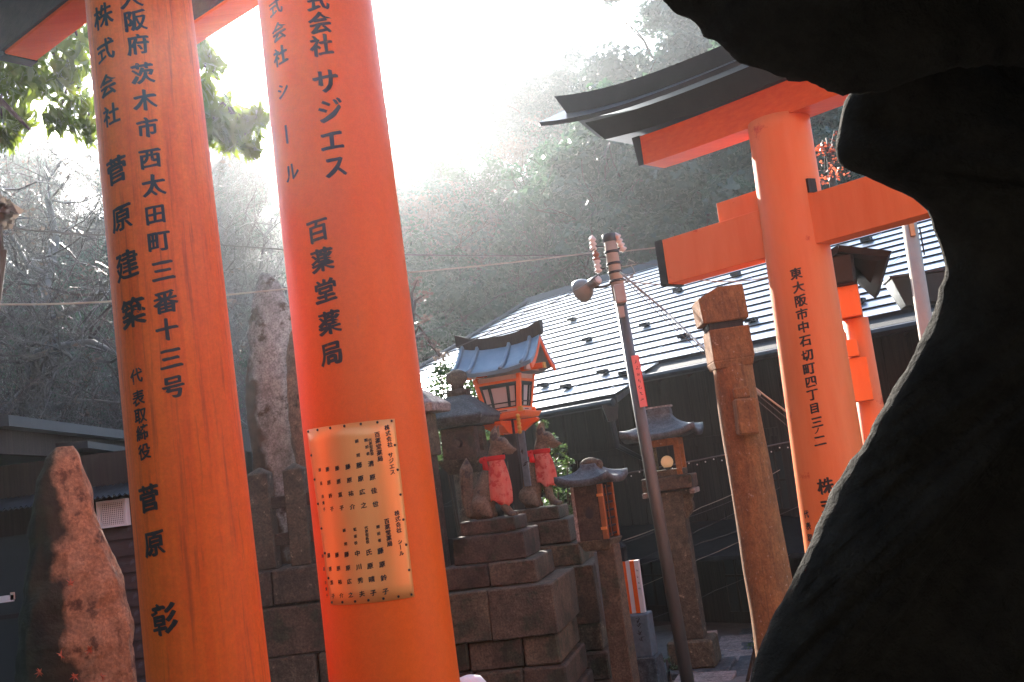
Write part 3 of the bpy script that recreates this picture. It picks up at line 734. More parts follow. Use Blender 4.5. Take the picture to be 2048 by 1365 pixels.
# ------------------------------------------------------------------ big dark boulder and the overhanging slab, close by on the right
def outline_rock(name, pts, depth, thick, label, seed, extra=None, ctr=(2400, 430)):
    n = 420
    L = [0]
    for i in range(len(pts)):
        a, b = pts[i], pts[(i + 1) % len(pts)]; L.append(L[-1] + hypot(b[0] - a[0], b[1] - a[1]))
    res = []
    for k in range(n):
        s = L[-1] * k / n
        i = max(j for j in range(len(pts)) if L[j] <= s); f = (s - L[i]) / (L[i + 1] - L[i])
        a, b = pts[i], pts[(i + 1) % len(pts)]; res.append((a[0] + (b[0] - a[0]) * f, a[1] + (b[1] - a[1]) * f))
    area = sum(res[i][0] * res[(i + 1) % n][1] - res[(i + 1) % n][0] * res[i][1] for i in range(n)); sg = 1 if area > 0 else -1
    cx = sum(p[0] for p in res) / n; cy = sum(p[1] for p in res) / n
    rings = []
    prof = [(-.15, .62), (-.14, .36), (-.12, .16), (-.09, .07), (-.06, .026), (-.035, .009), (-.015, .002), (0, 0), (.05, .06), (.12, .13), (.25, .23), (.4, .34), (.5, .42)]
    for w, f in prof:
        ring = []
        for k, (x, y) in enumerate(res):
            d = hypot(ctr[0] - x, ctr[1] - y); ux, uy = (ctr[0] - x) / d, (ctr[1] - y) / d
            j = noise.noise(Vector((x * .011, y * .011, seed))) * 5 + noise.noise(Vector((x * .03, y * .03, seed + 2))) * 4 + noise.noise(Vector((x * .08, y * .08, seed + 4 + w))) * 3.2 + noise.noise(Vector((x * .17, y * .17, seed + 5 + w))) * 3.0
            xx, yy = x + ux * (f * d + j + 2), y + uy * (f * d + j + 2)
            dd = thick * w + .06 * noise.noise(Vector((xx * .004, yy * .004, seed + 7))) + .012 * noise.noise(Vector((xx * .02, yy * .02, seed + 9)))
            ring.append(P(xx, yy, depth) + FW * dd)
        rings.append(ring)
    mb = MB(); mb.loft(rings, cap=False)
    for r_, o_ in ((rings[0], 0), (rings[-1], (len(prof) - 1) * n)):
        b_ = len(mb.v); mb.v.append(tuple(P(ctr[0], ctr[1], depth) + FW * (-.16 * thick if o_ == 0 else .5 * thick))); mb.f += [(b_, o_ + k, o_ + (k + 1) % n) for k in range(n)]
    if extra: extra(mb)
    ob = mb.build(name, M['rock'], None, True)
    tag(ob, label, 'boulder')
    return ob
def shade_lump(mb, c, s_, seed):  # added out of view to darken the rocks' near faces
    """rounded unseen rock mass, added over and beside the viewpoint to keep light off the boulders"""
    n, m = 28, 14; rings = []
    for i in range(m + 1):
        a = -pi / 2 + pi * i / m; r = []
        for j in range(n):
            b = 2 * pi * j / n; v = Vector((cos(a) * cos(b), cos(a) * sin(b), sin(a)))
            v = Vector([abs(q) ** .6 * (1 if q > 0 else -1) for q in v]); k = 1 + .06 * noise.noise(v * 2 + Vector((seed, 0, 0)))
            r.append((c[0] + v.x * s_[0] * k, c[1] + v.y * s_[1] * k, c[2] + v.z * s_[2] * k))
        rings.append(r)
    mb.loft(rings)
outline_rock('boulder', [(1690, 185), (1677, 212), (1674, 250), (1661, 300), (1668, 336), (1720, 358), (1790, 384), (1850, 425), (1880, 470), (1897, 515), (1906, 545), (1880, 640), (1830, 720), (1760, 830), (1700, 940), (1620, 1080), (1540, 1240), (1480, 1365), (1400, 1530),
    (1420, 2600), (2900, 2600), (3100, 900), (2900, -500), (2200, -500), (1850, -60)], 1.35, .38, 'huge dark boulder with slanting edge below the overhanging slab', 3.0, lambda mb: shade_lump(mb, (1.95, -.55, 1.0), (.85, 1.9, 1.6), 21))
outline_rock('overhanging_rock', [(1290, -60), (1340, -2), (1390, 25), (1420, 60), (1480, 110), (1560, 150), (1640, 172), (1692, 190), (1760, 190), (1900, 150), (2100, 120), (2700, 120), (2700, -700), (1800, -900), (1300, -500)], 1.12, .30, 'dark overhanging rock slab above the huge boulder', 8.0, lambda mb: shade_lump(mb, (1.0, -.75, 2.62), (1.8, 1.75, .5), 25), (1900, -250))

# ------------------------------------------------------------------ standing stones
def interp(tab, v):
    if v <= tab[0][1]: return tab[0][0]
    for (x0, y0), (x1, y1) in zip(tab, tab[1:]):
        if v <= y1: return x0 + (x1 - x0) * (v - y0) / (y1 - y0)
    return tab[-1][0]
def standing_stone(name, left, right, depth, label, mat, thick=.55, seed=0, zb=None, n=60, cutx=0.35, rough=.05, group=None, m=60):
    y0 = max(left[0][1], right[0][1]); y1 = min(left[-1][1], right[-1][1])
    rings = []
    c_low = P((left[-1][0] + right[-1][0]) / 2, y1, depth); Yp = c_low.y
    zs = []
    for i in range(m + 1):
        f = i / m; y = y1 + (y0 - y1) * f
        a = PY(interp(left, y), y + 0, Yp); b = PY(interp(right, y), y, Yp)
        c = (a + b) / 2; hw = max(.012, (b - a).length / 2)
        zs.append((c, hw))
    if zb is None: zb = ground_z(c_low.x, Yp)
    if zs[0][0].z > zb:
        d0 = zs[0]; d1 = zs[3]
        sl = (d0[0] - d1[0]) / (d0[0].z - d1[0].z)
        ext = []
        for k in (6, 5, 4, 3, 2, 1):
            z = d0[0].z + (zb - .05 - d0[0].z) * k / 6; ext.append((d0[0] + sl * (z - d0[0].z), d0[1] * (1 + .06 * k / 6)))
        zs = ext + zs
    for c, hw in zs:
        ring = []
        for j in range(n):
            a = 2 * pi * j / n
            ca, sa = cos(a), sin(a)
            x = (abs(ca) ** .75) * (1 if ca > 0 else -1); y = (abs(sa) ** .8) * (1 if sa > 0 else -1)
            y *= thick
            if y < 0: y = y * (.45 + .75 * smooth(1.0, -.1, x)) if x > cutx - .9 else y
            p = Vector((c.x + x * hw, c.y + y * hw, c.z))
            q = Vector((p.x * 3.2, p.y * 3.2, p.z * 1.7 + seed))
            dn = rough * .12 + noise.noise(q) * rough * .7 - abs(noise.noise(q * 2.1)) * rough * .8 + noise.noise(q * 4.3) * rough * .35 + abs(noise.noise(q * 9)) * rough * .2
            p += Vector((x * hw, y * hw, 0)).normalized() * dn * min(1, hw * 5)
            ring.append(p)
        rings.append(ring)
    c = zs[0][0]
    mb = MB(); mb.loft(rings)
    org = Vector((c.x, c.y, zs[0][0].z))
    o = mb.build(name, mat, None, True, xf=Matrix.Translation(-org)); o.location = org
    return tag(o, label, 'standing stone', group)
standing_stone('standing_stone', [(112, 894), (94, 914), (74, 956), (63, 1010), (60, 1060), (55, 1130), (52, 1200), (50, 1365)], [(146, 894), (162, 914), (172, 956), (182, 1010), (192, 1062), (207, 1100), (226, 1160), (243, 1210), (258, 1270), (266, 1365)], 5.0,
    'rough brown pointed standing stone, shaded side painted dark, beside the dark hut', M['slab_shaded'], .8, 2, rough=.055, n=110, m=110)
standing_stone('standing_stone', [(522, 545), (510, 585), (499, 640), (493, 710), (492, 770), (499, 860), (512, 980)], [(540, 547), (562, 575), (577, 620), (584, 690), (590, 800), (600, 980)], 8.6,
    'tall pale lichened standing stone with pointed tip behind the stone fence', M['slab_lichen'], .5, 12, rough=.04)
standing_stone('standing_stone', [(596, 640), (580, 665), (570, 720), (572, 790), (585, 860), (598, 980)], [(606, 640), (625, 680), (650, 760), (668, 860), (682, 980)], 8.2,
    'shorter brown standing stone leaning against the tall pale one', M['slab_brown'], .55, 22, rough=.04)

# fallen maple leaves caught on the stone
def maple_leaf_mesh(r=.05):
    mb = MB(); pts = []
    for k in range(7):
        a = radians(-130 + 260 * k / 6) + pi / 2; l = r * (1 - .35 * abs(k - 3) / 3)
        a2 = radians(-130 + 260 * (k + .5) / 6) + pi / 2
        pts.append((l * cos(a), l * sin(a), .012 * sin(k * 2.1)))
        if k < 6: pts.append((r * .32 * cos(a2), r * .32 * sin(a2), 0))
    pts.append((0, -r * .2, .004))
    mb.add([(0, 0, .006)] + pts, [(0, i + 1, (i + 1) % len(pts) + 1) for i in range(len(pts))])
    return mb.mesh('maple_leaf')
_lm = maple_leaf_mesh(.03)
for k, (px, py) in enumerate(((141, 1168), (121, 1312), (180, 1300), (150, 1352), (205, 1352), (80, 1345))):
    o = link('maple_leaf', _lm, M['leaf_dull']); o.location = P(px, py, 4.66 - .02 * (k % 3))
    o.rotation_euler = (radians(70 + 12 * sin(k * 3)), k * .9, k * 1.3); tag(o, 'small fallen red maple leaf caught on the brown standing stone', 'leaf', 'maple leaves on the standing stone')

# ------------------------------------------------------------------ stone fence, wall and fox plinths
TW = -12                                                       # these all face a little left of us
RW = rotz(TW)
def block_mesh(w, d, h, seed, bev=.012, j=.006):
    rg = random.Random(seed); mb = MB()
    q = lambda: rg.uniform(-j, j)
    mb.hexa([(-w / 2 + q(), -d / 2 + q(), q()), (w / 2 + q(), -d / 2 + q(), q()), (w / 2 + q(), d / 2, q()), (-w / 2 + q(), d / 2, q()),
             (-w / 2 + q(), -d / 2 + q(), h + q()), (w / 2 + q(), -d / 2 + q(), h + q()), (w / 2 + q(), d / 2, h + q()), (-w / 2 + q(), d / 2, h + q())])
    return mb.mesh('stone_block', bev)
def fence_wall():
    o = P(548, 1132, 7.5); g = ground_z(o.x, o.y)
    t = empty('stone_fence', Vector((o.x, o.y, g)), 'mossy stone post fence on a block wall between the two front torii posts', 'fence', rot=rotz(-4))
    H = o.z - g
    # courses of blocks
    rg = random.Random(3); z = 0; k = 0
    hs = [.36, .33, .35, H - 1.04 - .02]
    for i, hh in enumerate(hs):
        x = -1.3 + rg.uniform(-.3, 0)
        while x < .70:
            w = min(rg.uniform(.55, .95), .86 - x)
            b = link('stone_block', block_mesh(w - .012, .5, hh - .01, k), M['stone'] if rg.random() < .6 else M['stone_block'], t); b.location = (x + w / 2, .27 - .015 * (3 - i) + rg.uniform(-.012, .012), z); x += w; k += 1
        z += hh
    MB().box((-.1, .30, H / 2 - .1), (2.3, .36, H - .25)).build('wall_core', M['stone_dark'], t)
    pw = .155; ph = .70
    for i in range(7):
        x = -.66 + i * .265 + .02
        mb = MB(); mb.frustum((0, 0, -.03), pw, pw, pw * .96, pw * .96, ph); mb.frustum((0, 0, ph - .032), pw * .96, pw * .96, .02, .02, .045)
        p = mb.build('fence_post', M['stone'], t, bev=.008); p.location = (x, .22, H)
    for z in (.17, .44):
        MB().box((.16, .22, H + z), (1.9, .07, .09)).build('rail', M['stone'], t, bev=.006)
fence_wall()

def fox_mesh():
    """seated fox in profile, nose along +x; drawn as a union of tapered limbs, remeshed to one skin"""
    S = 1550.0
    def c(u, v):
        dx, dy = u - 690, 1230 - v
        return ((dx * .992 + dy * .127) / S, (-dx * .127 + dy * .992) / S)
    mb = MB()
    def limb(pts, ysc=1.0, n=14):
        """pts: (u, v, radius z-units, lateral offset)"""
        sub = []
        for i in range(len(pts) - 1):
            for k in range(4):
                f = k / 4; sub.append([pts[i][q] + (pts[i + 1][q] - pts[i][q]) * f for q in range(4)])
        sub.append(list(pts[-1]))
        P3 = [Vector((c(u, v)[0], y, c(u, v)[1])) for u, v, r, y in sub]; R_ = [q[2] / S for q in sub]
        b = len(mb.v); mb.tube(P3, R_, n, up=Vector((0, 1, 0)))
        for i in range(b, len(mb.v)):
            x, y, z = mb.v[i]; k = min((i - b) // n, len(P3) - 1); yc = P3[k].y
            mb.v[i] = (x, yc + (y - yc) * ysc, z)
        for i in (0, -1):
            mb.ball(P3[i], R_[i] * .98, n, 8, (1, ysc, 1))
    limb([(555, 1120, 150, 0), (580, 930, 148, 0), (645, 720, 120, 0), (695, 560, 95, 0), (705, 440, 86, 0), (735, 350, 92, 0)], .80)       # body and neck
    limb([(520, 1150, 120, .0), (620, 1180, 90, 0)], 1.15)
    for y in (-.075, .075):
        limb([(540, 1080, 120, y * .9), (600, 1130, 90, y), (680, 1195, 42, y)], .6)                                                           # haunches
    for y in (-.045, .045):
        limb([(735, 690, 60, y * .7), (775, 900, 50, y), (830, 1090, 42, y), (905, 1172, 36, y), (965, 1178, 30, y)], .85)                        # forelegs
    limb([(735, 335, 96, 0), (795, 320, 90, 0), (860, 365, 60, 0), (925, 392, 38, 0), (962, 392, 24, 0)], .85)                                # head and muzzle
    limb([(855, 415, 42, 0), (920, 432, 24, 0)], .8)
    for y in (-.042, .042):
        limb([(705, 290, 58, y), (708, 195, 52, y * 1.15), (733, 95, 10, y * 1.2)], .5, 10)                                                    # ears
    limb([(480, 1190, 60, 0), (390, 1180, 68, 0), (345, 1020, 66, 0), (340, 800, 90, 0), (338, 640, 88, 0), (336, 505, 14, 0)], .8)              # tail
    me = mb.mesh('fox_raw')
    ob = bpy.data.objects.new('fox_raw', me); COL.objects.link(ob)
    rm = ob.modifiers.new('r', 'REMESH'); rm.mode = 'VOXEL'; rm.voxel_size = .0085
    sm = ob.modifiers.new('s', 'SMOOTH'); sm.factor = .5; sm.iterations = 3
    out = bpy.data.meshes.new_from_object(ob.evaluated_get(bpy.context.evaluated_depsgraph_get()))
    bpy.data.objects.remove(ob); bpy.data.meshes.remove(me)
    return out, c
FOX, foxc = fox_mesh()
def bib_mesh(seed, low):
    """cloth hanging from the neck over the chest"""
    mb = MB(); S = 1550.0; rows = 16; cols = 26; rings = []
    vs = []
    for j in range(rows + 1):
        f = j / rows
        v = 505 + (low - 505) * f
        uc = 700 + 70 * f; rx = (98 + 45 * sin(pi * min(1, f * .75)) + 10 * f) / S; ry = (.072 + .026 * f)
        x0, z0 = foxc(uc, v)
        for i in range(cols + 1):
            a = radians(-118 + 236 * i / cols)
            fold = 1 + .07 * f * sin(a * 6 + seed) + .03 * f * sin(a * 11 + 2 * seed)
            lz = .012 * f * sin(a * 3 + seed) + .01 * f * cos(a * 7)
            vs.append((x0 + rx * 1.12 * cos(a) * fold, ry * sin(a) * fold, z0 + lz + .02 * (1 - cos(a)) * f))
    w = cols + 1
    fs = [(j * w + i, j * w + i + 1, (j + 1) * w + i + 1, (j + 1) * w + i) for j in range(rows) for i in range(cols)]
    mb.add(vs, fs)
    ob = bpy.data.objects.new('b', mb.mesh('bib')); COL.objects.link(ob)
    so = ob.modifiers.new('s', 'SOLIDIFY'); so.thickness = .006
    out = bpy.data.meshes.new_from_object(ob.evaluated_get(bpy.context.evaluated_depsgraph_get())); bpy.data.objects.remove(ob)
    return out
def fox(loc, rot, label, scale, seed):
    t = empty('fox_statue', loc, label, 'statue', 'stone fox statues', rot=rotz(rot)); t.scale = (scale,) * 3
    link('body', FOX, M['fox_stone'], t, True)
    b = link('bib', bib_mesh(seed, 1075 if seed < 2 else 960), M['bib'], t, True)
    # neck band and bow
    mb = MB(); rg = []
    for j, (v, s) in enumerate(((470, 1.0), (490, 1.03), (515, 1.04), (530, 1.0))):
        x0, z0 = foxc(703, v); rg.append([(x0 +   .082 * s * cos(2 * pi * i / 28), .078 * s * 1.05 * sin(2 * pi * i / 28), z0) for i in range(28)])
    mb.loft(rg); mb.build('neck_band', M['red_cloth'], b, True)
    x0, z0 = foxc(552, 530)
    mb = MB(); mb.ball((x0, -.03, z0), .026, 10, 6, (1, .7, 1)); mb.ball((x0 + .03, -.055, z0 + .012), .018, 10, 6)
    mb.hexa([(x0 + .01, -.075, z0 - .075), (x0 + .06, -.075, z0 - .085), (x0 + .06, -.065, z0 - .085), (x0 + .01, -.065, z0 - .075), (x0 + .01, -.07, z0), (x0 + .045, -.07, z0), (x0 + .045, -.06, z0), (x0 + .01, -.06, z0)])
    mb.build('bow', M['red_cloth'], b, True)
    return t
def plinth(front_px, depth, tiers, label, wall_h, seed, group):
    """tiers: from the top, (right px extent relative to centre in px, height px, depth m)"""
    o = P(front_px[0], front_px[1], depth); k = FPX / depth
    g = ground_z(o.x, o.y)
    t = empty('fox_plinth', Vector((o.x, o.y, g)), label, 'plinth', group, rot=RW)
    z = o.z - g; sd = seed * 50
    yb = .42
    for i, (hw, hp) in enumerate(tiers):
        h = hp / k; w = hw / k * 2
        z -= h
        n = 1 if i < 2 else 2
        for q in range(n):
            ww = w / n
            b = link('stone_block', block_mesh(ww - .006, min(w, 1.3), h - .004, sd, .010), M['stone_block'], t); sd += 1
            b.location = (-w / 2 + ww * (q + .5), .22, z)
    # battered block wall down to the ground
    hh = z / 3; rg = random.Random(seed); w = tiers[-1][0] / k * 2 - .10
    for c in range(3):
        zz = z - hh * (c + 1); wid = w + .07 * c + .07; x = -wid / 2 - (.0 if c else 0); nb = 3
        cuts = [0] + sorted(rg.uniform(.25, .75) if nb == 2 else (i + rg.uniform(-.2, .2)) / nb for i in range(1, nb)) + [1]
        for a, b_ in zip(cuts, cuts[1:]):
            ww = (b_ - a) * wid
            b = link('stone_block', block_mesh(ww - .012, .9 + .05 * c, hh - .008, sd, .014), M['stone_block'] if rg.random() < .8 else M['stone'], t); sd += 1
            b.location = (-wid / 2 + (a + b_) / 2 * wid, .22 - .02 * c, zz)
    return o
o1 = plinth((974, 1040), 8.15, [(58, 28), (74, 54), (95, 46), (130, 96)], 'stepped stone plinth under the fox with the long bib, near the copper plaque post', .6, 1, 'fox plinths')
o2 = plinth((1063, 1018), 9.3, [(56, 26), (76, 46), (95, 42), (120, 110)], 'stepped stone plinth set back under the fox with the short bib', .6, 2, 'fox plinths')
a12 = RW @ Vector((0, .22, 0))
fox(o1 + a12, TW, 'stone fox with long red bib and bow, in front of the crescent lantern', 1.0, 1)
fox(o2 + a12 + Vector((.03, 0, 0)), TW, 'stone fox with shorter red bib, set back beside the leafy shrub', 1.06, 2)

# ------------------------------------------------------------------ stone lanterns
def curved_roof(mb, w0, w1, z0, h, lift, n=10, d0=None, d1=None, edge=.05):
    """square roof with concave slopes and lifted corners"""
    d0 = d0 or w0; d1 = d1 or w1; m = 9; rings = []
    def ring(f, dz=0.0):
        w = w0 + (w1 - w0) * (1 - (1 - f) ** 1.7); d = d0 + (d1 - d0) * (1 - (1 - f) ** 1.7); z = z0 + h * f ** 1.25; r = []
        for s in range(4):
            for i in range(m):
                u = -1 + 2 * i / m
                x, y = [(u, -1), (1, u), (-u, 1), (-1, -u)][s]
                r.append((x * w / 2, y * d / 2, z + lift * (1 - f) ** 2 * abs(u) ** 2.5 + dz))
        return r
    rings = [ [(x * .9, y * .9, z - edge) for x, y, z in ring(0)], ring(0, -edge)] + [ring(i / n) for i in range(n + 1)]
    mb.loft(rings)
def crescent_lantern():
    d = 9.3; c = P(928, 880, d); k = FPX / d; g = ground_z(c.x, c.y)
    t = empty('stone_lantern', Vector((c.x, c.y, g)), 'stone lantern with crescent opening, slab roof and round jewel finial', 'stone lantern', rot=rotz(-17))
    z = lambda py: P(928, py, d).z - g
    zb = z(918); zt = z(855)
    w = .32
    MB().frustum((0, 0, 0), .5, .5, .42, .42, .25).build('base', M['stone'], t, bev=.015)
    MB().lathe([(.15, .25), (.13, .3), (.12, (zb - .12) * .6), (.13, zb - .1)], 20).build('shaft', M['stone'], t, True)
    MB().frustum((0, 0, zb - .13), .26, .26, .42, .42, .13).build('platform', M['stone'], t, bev=.01)
    # fire box with a real crescent hole and a side window
    fb = MB().frustum((0, 0, zb), w, w, w * .97, w * .97, zt - zb).build('fire_box', M['stone_block'], t, bev=.008)
    cr = MB(); n = 16; pts = []
    for i in range(n + 1):
        a = radians(60 + 240 * i / n); pts.append((.045 * cos(a), .045 * sin(a)))
    for i in range(n + 1):
        a = radians(-60 - 240 * i / n); pts.append((.036 * cos(a) + .017, .036 * sin(a)))
    pts = pts[:n] + pts[n + 2:]
    zc = (zb + zt) / 2
    cut = bpy.data.objects.new('cut', None)
    def cutter(mb):
        ob = bpy.data.objects.new('cutter', mb.mesh('c')); COL.objects.link(ob); ob.parent = t; bpy.context.view_layer.update()
        md = fb.modifiers.new('b', 'BOOLEAN'); md.object = ob; md.operation = 'DIFFERENCE'; md.solver = 'EXACT'; return ob
    b = [(-x, -w, zc + z_) for x, z_ in pts]; f = [(-x, -w * .25, zc + z_) for x, z_ in pts]
    o1_ = cutter(MB().loft([b, f])); o2_ = cutter(MB().box((w * .5, 0, zc), (w * .5, .10, .17)))
    bpy.context.view_layer.update()
    me = bpy.data.meshes.new_from_object(fb.evaluated_get(bpy.context.evaluated_depsgraph_get())); fb.modifiers.clear(); fb.data = me
    bpy.data.objects.remove(o1_); bpy.data.objects.remove(o2_); bpy.data.objects.remove(cut)
    zr = z(853)
    r = MB().frustum((0, 0, zr - .002), .50, .50, .60, .60, .055); r.frustum((0, 0, zr + .053), .60, .60, .60, .60, .03); r.frustum((0, 0, zr + .083), .585, .585, .17, .17, .19)
    ro = r.build('roof', M['stone_dark'], t, bev=.006)
    zz = zr + .27
    f_ = MB().box((0, 0, zz + .03), (.17, .17, .06)); f_.lathe([(.05, .06), (.06, .09), (.055, .10), (.085, .125), (.098, .16), (.09, .205), (.06, .225), (.02, .24)], 22, (0, 0, zz)); f_.build('finial', M['stone'], ro, True)
crescent_lantern()

def hidden_lantern():                                            # only its roof corner shows past the plaque post
    d = 8.9; c = P(838, 830, d); g = ground_z(c.x, c.y)
    t = empty('stone_lantern', Vector((c.x, c.y, g)), 'stone lantern mostly hidden behind the plaque post, only its roof corner showing', 'stone lantern', rot=rotz(-17))
    z = P(862, 826, d).z - g
    MB().frustum((0, 0, 0), .42, .42, .36, .36, .25).build('base', M['stone'], t, bev=.01)
    MB().frustum((0, 0, .25), .2, .2, .18, .18, z - .6).build('shaft', M['stone'], t, bev=.01)
    MB().frustum((0, 0, z - .36), .24, .24, .22, .22, .36).build('fire_box', M['stone_block'], t, bev=.01)
    r = MB().frustum((0, 0, z), .42, .42, .44, .44, .07); r.frustum((0, 0, z + .07), .44, .44, .1, .1, .14); r.build('roof', M['stone_pale'], t, bev=.008)
hidden_lantern()

def shrine_lantern():                                            # red wooden lantern on a post
    d = 9.6; c = P(1020, 850, d); g = ground_z(c.x, c.y)
    t = empty('wooden_lantern', Vector((c.x, c.y, g)), 'vermilion wooden lantern with blue-grey gabled roof and frosted panes on a post', 'lantern', rot=rotz(-22))
    z = lambda py: P(1020, py, d).z - g
    zb, zt = z(828), z(752); h = zt - zb; w0, w1 = .35, .47; dd0, dd1 = .29, .37
    ver = M['vermilion_pale']
    MB().box((0, .02, (zb - .05) / 2), (.11, .11, zb - .05)).build('post', M['dark_wood'], t, bev=.006)
    # arms and flared tray under the box
    tray = MB(); tray.frustum((0, 0, zb - .05), .44, .38, .50, .43, .05)
    tr_ = tray.build('tray', ver, t, bev=.006)
    for a in (0, 90):
        mb = MB(); R = rotz(a); L = .27
        pts = [(-L, -.02), (-L - .015, -.035), (-L, -.055), (-L + .05, -.07), (-.16, -.11), (-.13, -.13), (-.06, -.14), (.06, -.14), (.13, -.13), (.16, -.11), (L - .05, -.07), (L, -.055), (L + .015, -.035), (L, -.02)]
        mb.loft([[R @ Vector((x, -.03, zb - .045 + q)) for x, q in pts], [R @ Vector((x, .03, zb - .045 + q)) for x, q in pts]]); mb.build('bracket', M['vermilion'], t)
    mb = MB()
    for i in range(5): mb.ball((.17, -.20, zb - .04 - .035 * i), .022, 8, 6)
    mb.build('bell_ornament', M['yellow'], t, True)
    # frame of the box: four leaning corner posts, rails, panes with dark green lattices
    L = lambda f: (w0 + (w1 - w0) * f, dd0 + (dd1 - dd0) * f)
    def pt(sx, sy, f, ins=0):
        w, dp = L(f); return Vector((sx * (w / 2 - ins), sy * (dp / 2 - ins), zb + h * f))
    for sx in (-1, 1):
        for sy in (-1, 1):
            a, b = pt(sx, sy, 0, .018), pt(sx, sy, 1, .018); e = .02
            MB().hexa([a + Vector((x * e, y * e, 0)) for x, y in ((-1, -1), (1, -1), (1, 1), (-1, 1))] + [b + Vector((x * e, y * e, 0)) for x, y in ((-1, -1), (1, -1), (1, 1), (-1, 1))]).build('corner_post', ver, t, bev=.003)
    def side(sx, sy, u, name, mat, u0, u1, f0, f1, off, th, par):
        """a flat piece on one side of the box: u along the side -1..1, f height 0..1"""
        def q(uu, f, o):
            w, dp = L(f)
            if sy: return Vector((uu * w / 2, sy * (dp / 2 + o), zb + h * f))
            return Vector((sx * (w / 2 + o), uu * dp / 2, zb + h * f))
        o = MB().hexa([q(u0, f0, off), q(u1, f0, off), q(u1, f0, off + th), q(u0, f0, off + th), q(u0, f1, off), q(u1, f1, off), q(u1, f1, off + th), q(u0, f1, off + th)])
        return o.build(name, mat, par)
    for sx, sy in ((0, -1), (1, 0), (-1, 0), (0, 1)):
        side(sx, sy, 0, 'rail', ver, -.9, .9, .0, .15, -.03, .028, t)
        side(sx, sy, 0, 'rail', ver, -.9, .9, .80, .87, -.03, .028, t)
        side(sx, sy, 0, 'cream_panel', M['cream'], -.78, .78, .04, .11, -.0015, .004, t)
        side(sx, sy, 0, 'cream_panel', M['cream'], -.80, .80, .88, .99, -.028, .022, t)
        side(sx, sy, 0, 'panel_slot', M['ink'], -.3, .3, .065, .085, .004, .002, t)
        pane = side(sx, sy, 0, 'pane', M['paper'], -.84, .84, .15, .80, -.028, .008, t)
        for u in (-.80, -.42, .42, .80):
            side(sx, sy, 0, 'lattice_bar', M['green_paint'], u - .06, u + .06, .15, .80, -.019, .013, pane)
        for f in (.15, .27, .70):
            side(sx, sy, 0, 'lattice_bar', M['green_paint'], -.74, .74, f, f + (.03 if f < .5 else .10), -.0195, .013, pane)
    for sx in (-1, 1):
        for sy in (-1, 1):
            MB().box((sx * (w0 / 2 + .012), sy * (dd0 / 2 + .012), zb + .02), (.035, .035, .05)).build('corner_tab', M['yellow'] if sx * sy < 0 else ver, t)
    # roof: concave gable, ridge along local x
    RL, RW_ = .40, .31; zr = zt + .005; n = 8; rh = .27
    mb = MB(); top = []; bot = []
    prof = []
    for i in range(-n, n + 1):
        u = i / n; z_ = rh * (1 - abs(u)) ** 1.45
        prof.append((u * RW_, z_))
    up_ = [(y, z_ + .035) for y, z_ in prof]; ring = prof + up_[::-1]
    m = 7; rings = []
    for i in range(m + 1):
        x = -RL + 2 * RL * i / m; li = .05 * (abs(x) / RL) ** 2.5
        rings.append([(x, y, zr + z_ + li) for y, z_ in ring])
    mb.loft(rings); ro = mb.build('roof', M['lantern_roof'], t)
    mb = MB(); rr = []
    for i in range(m + 1):
        x = -RL - .03 + 2 * (RL + .03) * i / m; li = .07 * (abs(x) / RL) ** 2.5
        rr.append([(x, -.03, zr + rh - .02 + li), (x, .03, zr + rh - .02 + li), (x, .045, zr + rh + .10 + li), (x, -.045, zr + rh + .10 + li)])
    mb.loft(rr); mb.build('ridge_board', M['dark_wood'], ro)
    for x in (-.37, -.22, .10, .31):
        mb = MB()
        for s in (-1, 1):
            mb.tube([(x, s * RW_ * u, zr + rh * (1 - u) ** 1.45 + .045 + .05 * (abs(x) / RL) ** 2.5) for u in (.05, .2, .4, .6, .8, 1.0)], .022, 6)
        mb.build('roof_roll', M['lantern_roof'], ro, True)
    for x in (RL - .012, -RL + .012):                               # vermilion bargeboards
        s = 1 if x > 0 else -1
        o_ = [(y * 1.0, z_ - .002) for y, z_ in prof]; i_ = [(y * .97, z_ - .045) for y, z_ in prof]
        mb = MB()
        for a in range(len(o_) - 1):
            q = [o_[a], o_[a + 1], i_[a + 1], i_[a]]
            mb.loft([[(x, y, zr + z_ + .05) for y, z_ in q], [(x + s * .016, y, zr + z_ + .05) for y, z_ in q]])
        mb.build('bargeboard', M['vermilion'], ro)
        MB().box((x - s * .10, 0, zr + .045), (.22, .06, .05)).build('tie_end', M['vermilion'], ro, bev=.004)
        MB().box((x + s * .02, 0, zr + .045), (.012, .062, .052)).build('tie_cap', M['yellow'], ro)
        MB().loft([[(x - s * .12, y, zr + z_) for y, z_ in ((-.16, .02), (.16, .02), (0, .22))], [(x - s * .10, y, zr + z_) for y, z_ in ((-.16, .02), (.16, .02), (0, .22))]]).build('gable_panel', M['cream'], ro)
        MB().ball((x - s * .09, 0, zr + .10), .028, 10, 6).build('gable_knob', M['green_paint'], ro, True)
    # upright name board beside the post
    q = MB().box((.125, -.06, zb - .42), (.062, .022, .5)).build('name_board', M['blue_stone'], t, bev=.003)
    ink_marks('worn_writing', q, M['ink'], .127, -.0725, zb - .36, 2, .055, .11, 4)
shrine_lantern()

